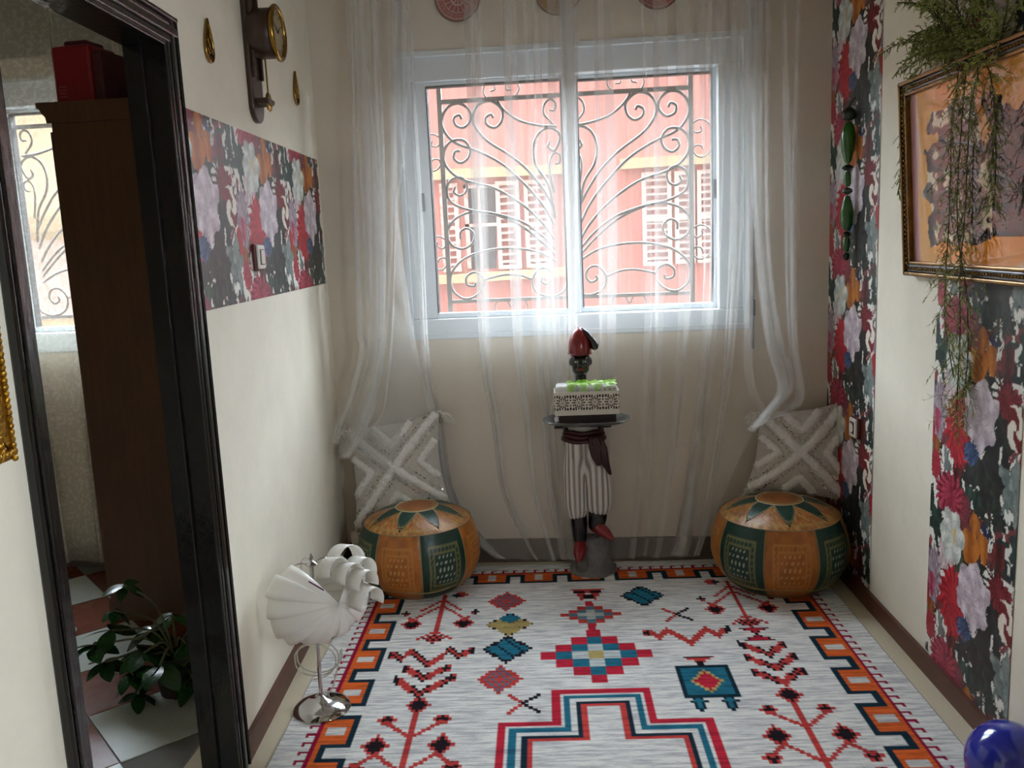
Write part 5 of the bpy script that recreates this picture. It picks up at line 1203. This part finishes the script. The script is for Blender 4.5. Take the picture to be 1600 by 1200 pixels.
bead('ring_bead', [(.008, .475), (.019, .46), (.020, .445), (.010, .43)], 'green_dark'); bead('long_bead', [(.010, .42), (.018, .38), (.026, .31), (.024, .24), (.012, .19)], 'green_glass')
bead('ring_bead', [(.008, .185), (.017, .17), (.010, .15)], 'green_dark'); bead('short_bead', [(.010, .145), (.014, .12), (.012, .07), (.006, .05)], 'green_glass'); bead('drop', [(.006, .045), (.014, .03), (.010, .0), (.002, -.01)], 'green_dark')
m = MB(); m.tube([(0, -.032, gh), (0, -.006, gh+.03)], .0015, 5); m.tube([(0, -.032, 0), (0, -.032, gh)], .002, 5); m.build('cord', 'green_dark', orn)

# ------------------------------------------------------------------ blue balloon on the floor
pmat('balloon_blue', '1d2a9a', .12, coat=.6)
bc = onfloor(1576, 1197, .108); bal = empty('balloon', (bc.x, bc.y, RUGZ), label='shiny blue balloon lying on the floor at the rug edge', cat='balloon')
m = MB(); m.ball((0, 0, .104), .100, 28, sc=(1.0, 1.08, 1.04)); m.build('envelope', 'balloon_blue', bal, smooth='full')
m = MB(); m.lathe([(.003, 0), (.006, .006), (.009, .014), (.010, .016), (.002, .016)], 12); R9 = Matrix.Rotation(PI/2, 3, 'X'); m.v = [tuple(R9 @ Vector(v)+Vector((0, -.104, .09))) for v in m.v]; m.build('neck', 'balloon_blue', bal, smooth=True)

# ------------------------------------------------------------------ side room: cupboard, red box, plant, scrap of paper
pmat('cupboard_brown', '5c3c22', .45, var=(6, .35), stretch=(6, 6, .6)); pmat('red_plastic', '8a1522', .4); pmat('red_dark', '4a1218', .5); pmat('groove_pale', 'a0605c', .5)
pmat('leaf_green', '1f4a1c', .25, var=(12, .4), coat=.2); pmat('plant_stem', '4a4a2a', .6); pmat('pot_dark', '241a16', .6); pmat('paper', 'cfc8b4', .8)
cb = onfloor(177, 970); CY0 = cb.y; top_l = ony(80, 197, CY0); CTOP = ony(66, 160, CY0).z
wx = -1.265
cab = empty('cupboard', (cb.x, CY0, 0), label='tall brown wooden cupboard with a moulded cornice beyond the doorway', cat='cupboard')
cw = wx-cb.x; cd = 3.61-CY0; hb_ = CTOP-.075
m = MB(); m.box2((0, 0, .0), (cw, cd, hb_)); m.build('body', 'cupboard_brown', cab, bevel=.003)
prof = [(.0, 0), (.018, 0), (.020, .020), (.032, .034), (.040, .050), (.052, .056), (.052, .075), (0, .075)]
m = MB(); m.prism([(-x, hb_+z) for x, z in prof], 0, cd); m.build('cornice', 'cupboard_brown', cab); m = MB(); m.box2((0, 0, hb_), (cw, cd, hb_+.074)); m.build('top', 'cupboard_brown', cab)
for k in range(2):
    y0 = .012+k*cd/2; d = empty('door', (0, y0, 0)); d.parent = cab
    m = MB(); m.box2((-.016, 0, .10), (-.001, cd/2-.02, hb_-.03)); m.build('door_leaf', 'cupboard_brown', d, bevel=.003)
    m = MB(); m.ball((-.028, (cd/2-.05) if k == 0 else .03, 1.0), .012, 8); m.build('knob', 'brass', d, smooth='full')
m = MB(); m.box2((-.010, .0, 0), (0, cd, .09)); m.build('plinth', 'cupboard_brown', cab)
rb = ony(92, 158, CY0+.12); rr = ony(160, 155, CY0+.12); rtop = ony(90, 74, CY0+.12).z-CTOP
red = empty('red_appliance', (rb.x, CY0+.10, CTOP+.0005), rz=-.10, label='red plastic box with a carrying lid standing on the cupboard', cat='box')
RW_ = .165; m = MB(); m.box2((0, 0, 0), (RW_, .17, rtop)); m.build('housing', 'red_plastic', red, bevel=.014)
m = MB(); m.box2((.035, .03, rtop-.002), (RW_-.03, .14, rtop+.022)); m.build('lid', 'red_dark', red, bevel=.010)
m = MB(); m.box2((RW_-.002, .004, .006), (RW_+.045, .16, rtop*.90)); m.build('side_panel', 'red_dark', red, bevel=.016)
for k in range(4): m = MB(); m.box2((.022, -.0012, .03+.012*k), (.052, .0005, .033+.012*k)); m.build('vent_slot', 'groove_pale', red)
m = MB(); m.box2((-.006, .03, rtop*.5), (.002, .06, rtop*.6)); m.build('latch', 'red_dark', red, bevel=.002)
vp_ = ony(201, 152, CY0+.2); va = empty('dark_vase', (min(vp_.x+.035, wx-.06), CY0+.2, CTOP+.0005), label='small dark vase on the cupboard behind the red box', cat='vase'); m = MB(); m.lathe([(.022, 0), (.030, .02), (.034, .05), (.022, .085), (.010, .11), (.014, .125)], 18); m.build('vessel', 'pot_dark', va, smooth=True); m = MB(); m.tube([(.014*math.cos(a), .014*math.sin(a), .125) for a in np.linspace(0, 2*PI, 17)[:-1]], .003, 6, closed=True); m.build('lip', 'pot_dark', va, smooth='full')
# umbrella plant in a pot
pp = onfloor(282, 1078); rl = random.Random(5)
plant = empty('potted_plant', (pp.x, pp.y, .0005), label='dark glossy umbrella plant in a pot in front of the cupboard', cat='plant')
m = MB(); m.lathe([(.001, 0), (.062, 0), (.080, .12), (.086, .13), (.084, .145), (.072, .14), (.070, .115), (.001, .112)], 24); m.build('pot', 'pot_dark', plant, smooth=True)
leaf = MB(); nl = 7; Lm, Mm, Rm = [], [], []
for i in range(nl+1):
    t = i/nl; w = .30*math.sin(PI*min(1, t*.93+.05))**.8; z = -.25*t*t+.12*t; Lm.append((t, -w, z+.05*w)); Mm.append((t, 0, z)); Rm.append((t, w, z+.05*w))
leaf.strip(Lm, Mm); leaf.strip(Mm, Rm); lf0 = leaf.build('leaf', 'leaf_green', plant, smooth='full'); used_leaf = [False]
def put_leaf(par, loc, rot, s):
    if not used_leaf[0]: o = lf0; used_leaf[0] = True; o.parent = par
    else: o = shared(lf0, 'leaf', par)
    o.location = loc; o.rotation_euler = rot; o.scale = (s, s, s)
def PPt(px, py, dy=0): q = ony(px, py, pp.y+dy); return Vector((q.x-pp.x, dy, q.z))
whorls = [((194, 915), .10, .055, 7), ((180, 955), .06, .05, 5), ((148, 1008), -.02, .075, 6), ((175, 985), .02, .07, 4), ((165, 1035), -.05, .07, 5), ((205, 1050), -.10, .075, 7), ((250, 1040), -.12, .080, 8), ((290, 1005), .0, .08, 7), ((235, 985), .05, .075, 7), ((268, 960), .08, .07, 6), ((300, 1060), -.06, .075, 6), ((215, 1085), -.10, .06, 4), ((330, 985), .05, .075, 6), ((225, 1020), -.06, .075, 7)]
for (pxy, dy, s, n) in whorls:
    c = PPt(*pxy, dy=dy); m = MB(); m.tube(smooth_path([(0, 0, .11), (c.x*.35, c.y*.4, .11+(c.z-.11)*.6+.04), (c.x, c.y, c.z)], 5), .004, 6); stem = m.build('stem', 'plant_stem', plant, smooth=True)
    for k in range(n):
        a = 2*PI*k/n+rl.random()*.5; put_leaf(stem, (c.x, c.y, c.z), (rl.uniform(-.4, .4), rl.uniform(.0, .75), a), s*rl.uniform(.9, 1.25)*1.15)
sp = onfloor(107, 992); m = MB(); m.ball((0, 0, .018), .028, 14, sc=(1.2, .9, .62)); m.v = [(x*(1+.5*mnoise.noise((x*70, y*70, z*70))), y*(1+.5*mnoise.noise((x*70+5, y*70, z*70))), max(0, z*(1+.4*mnoise.noise((x*80, y*80+4, z*80))))) for x, y, z in m.v]
o = m.build('paper_scrap', 'paper', loc=(sp.x, sp.y, .0005)); tag(o, 'crumpled scrap of pale paper on the tiled floor beyond the doorway', 'paper')
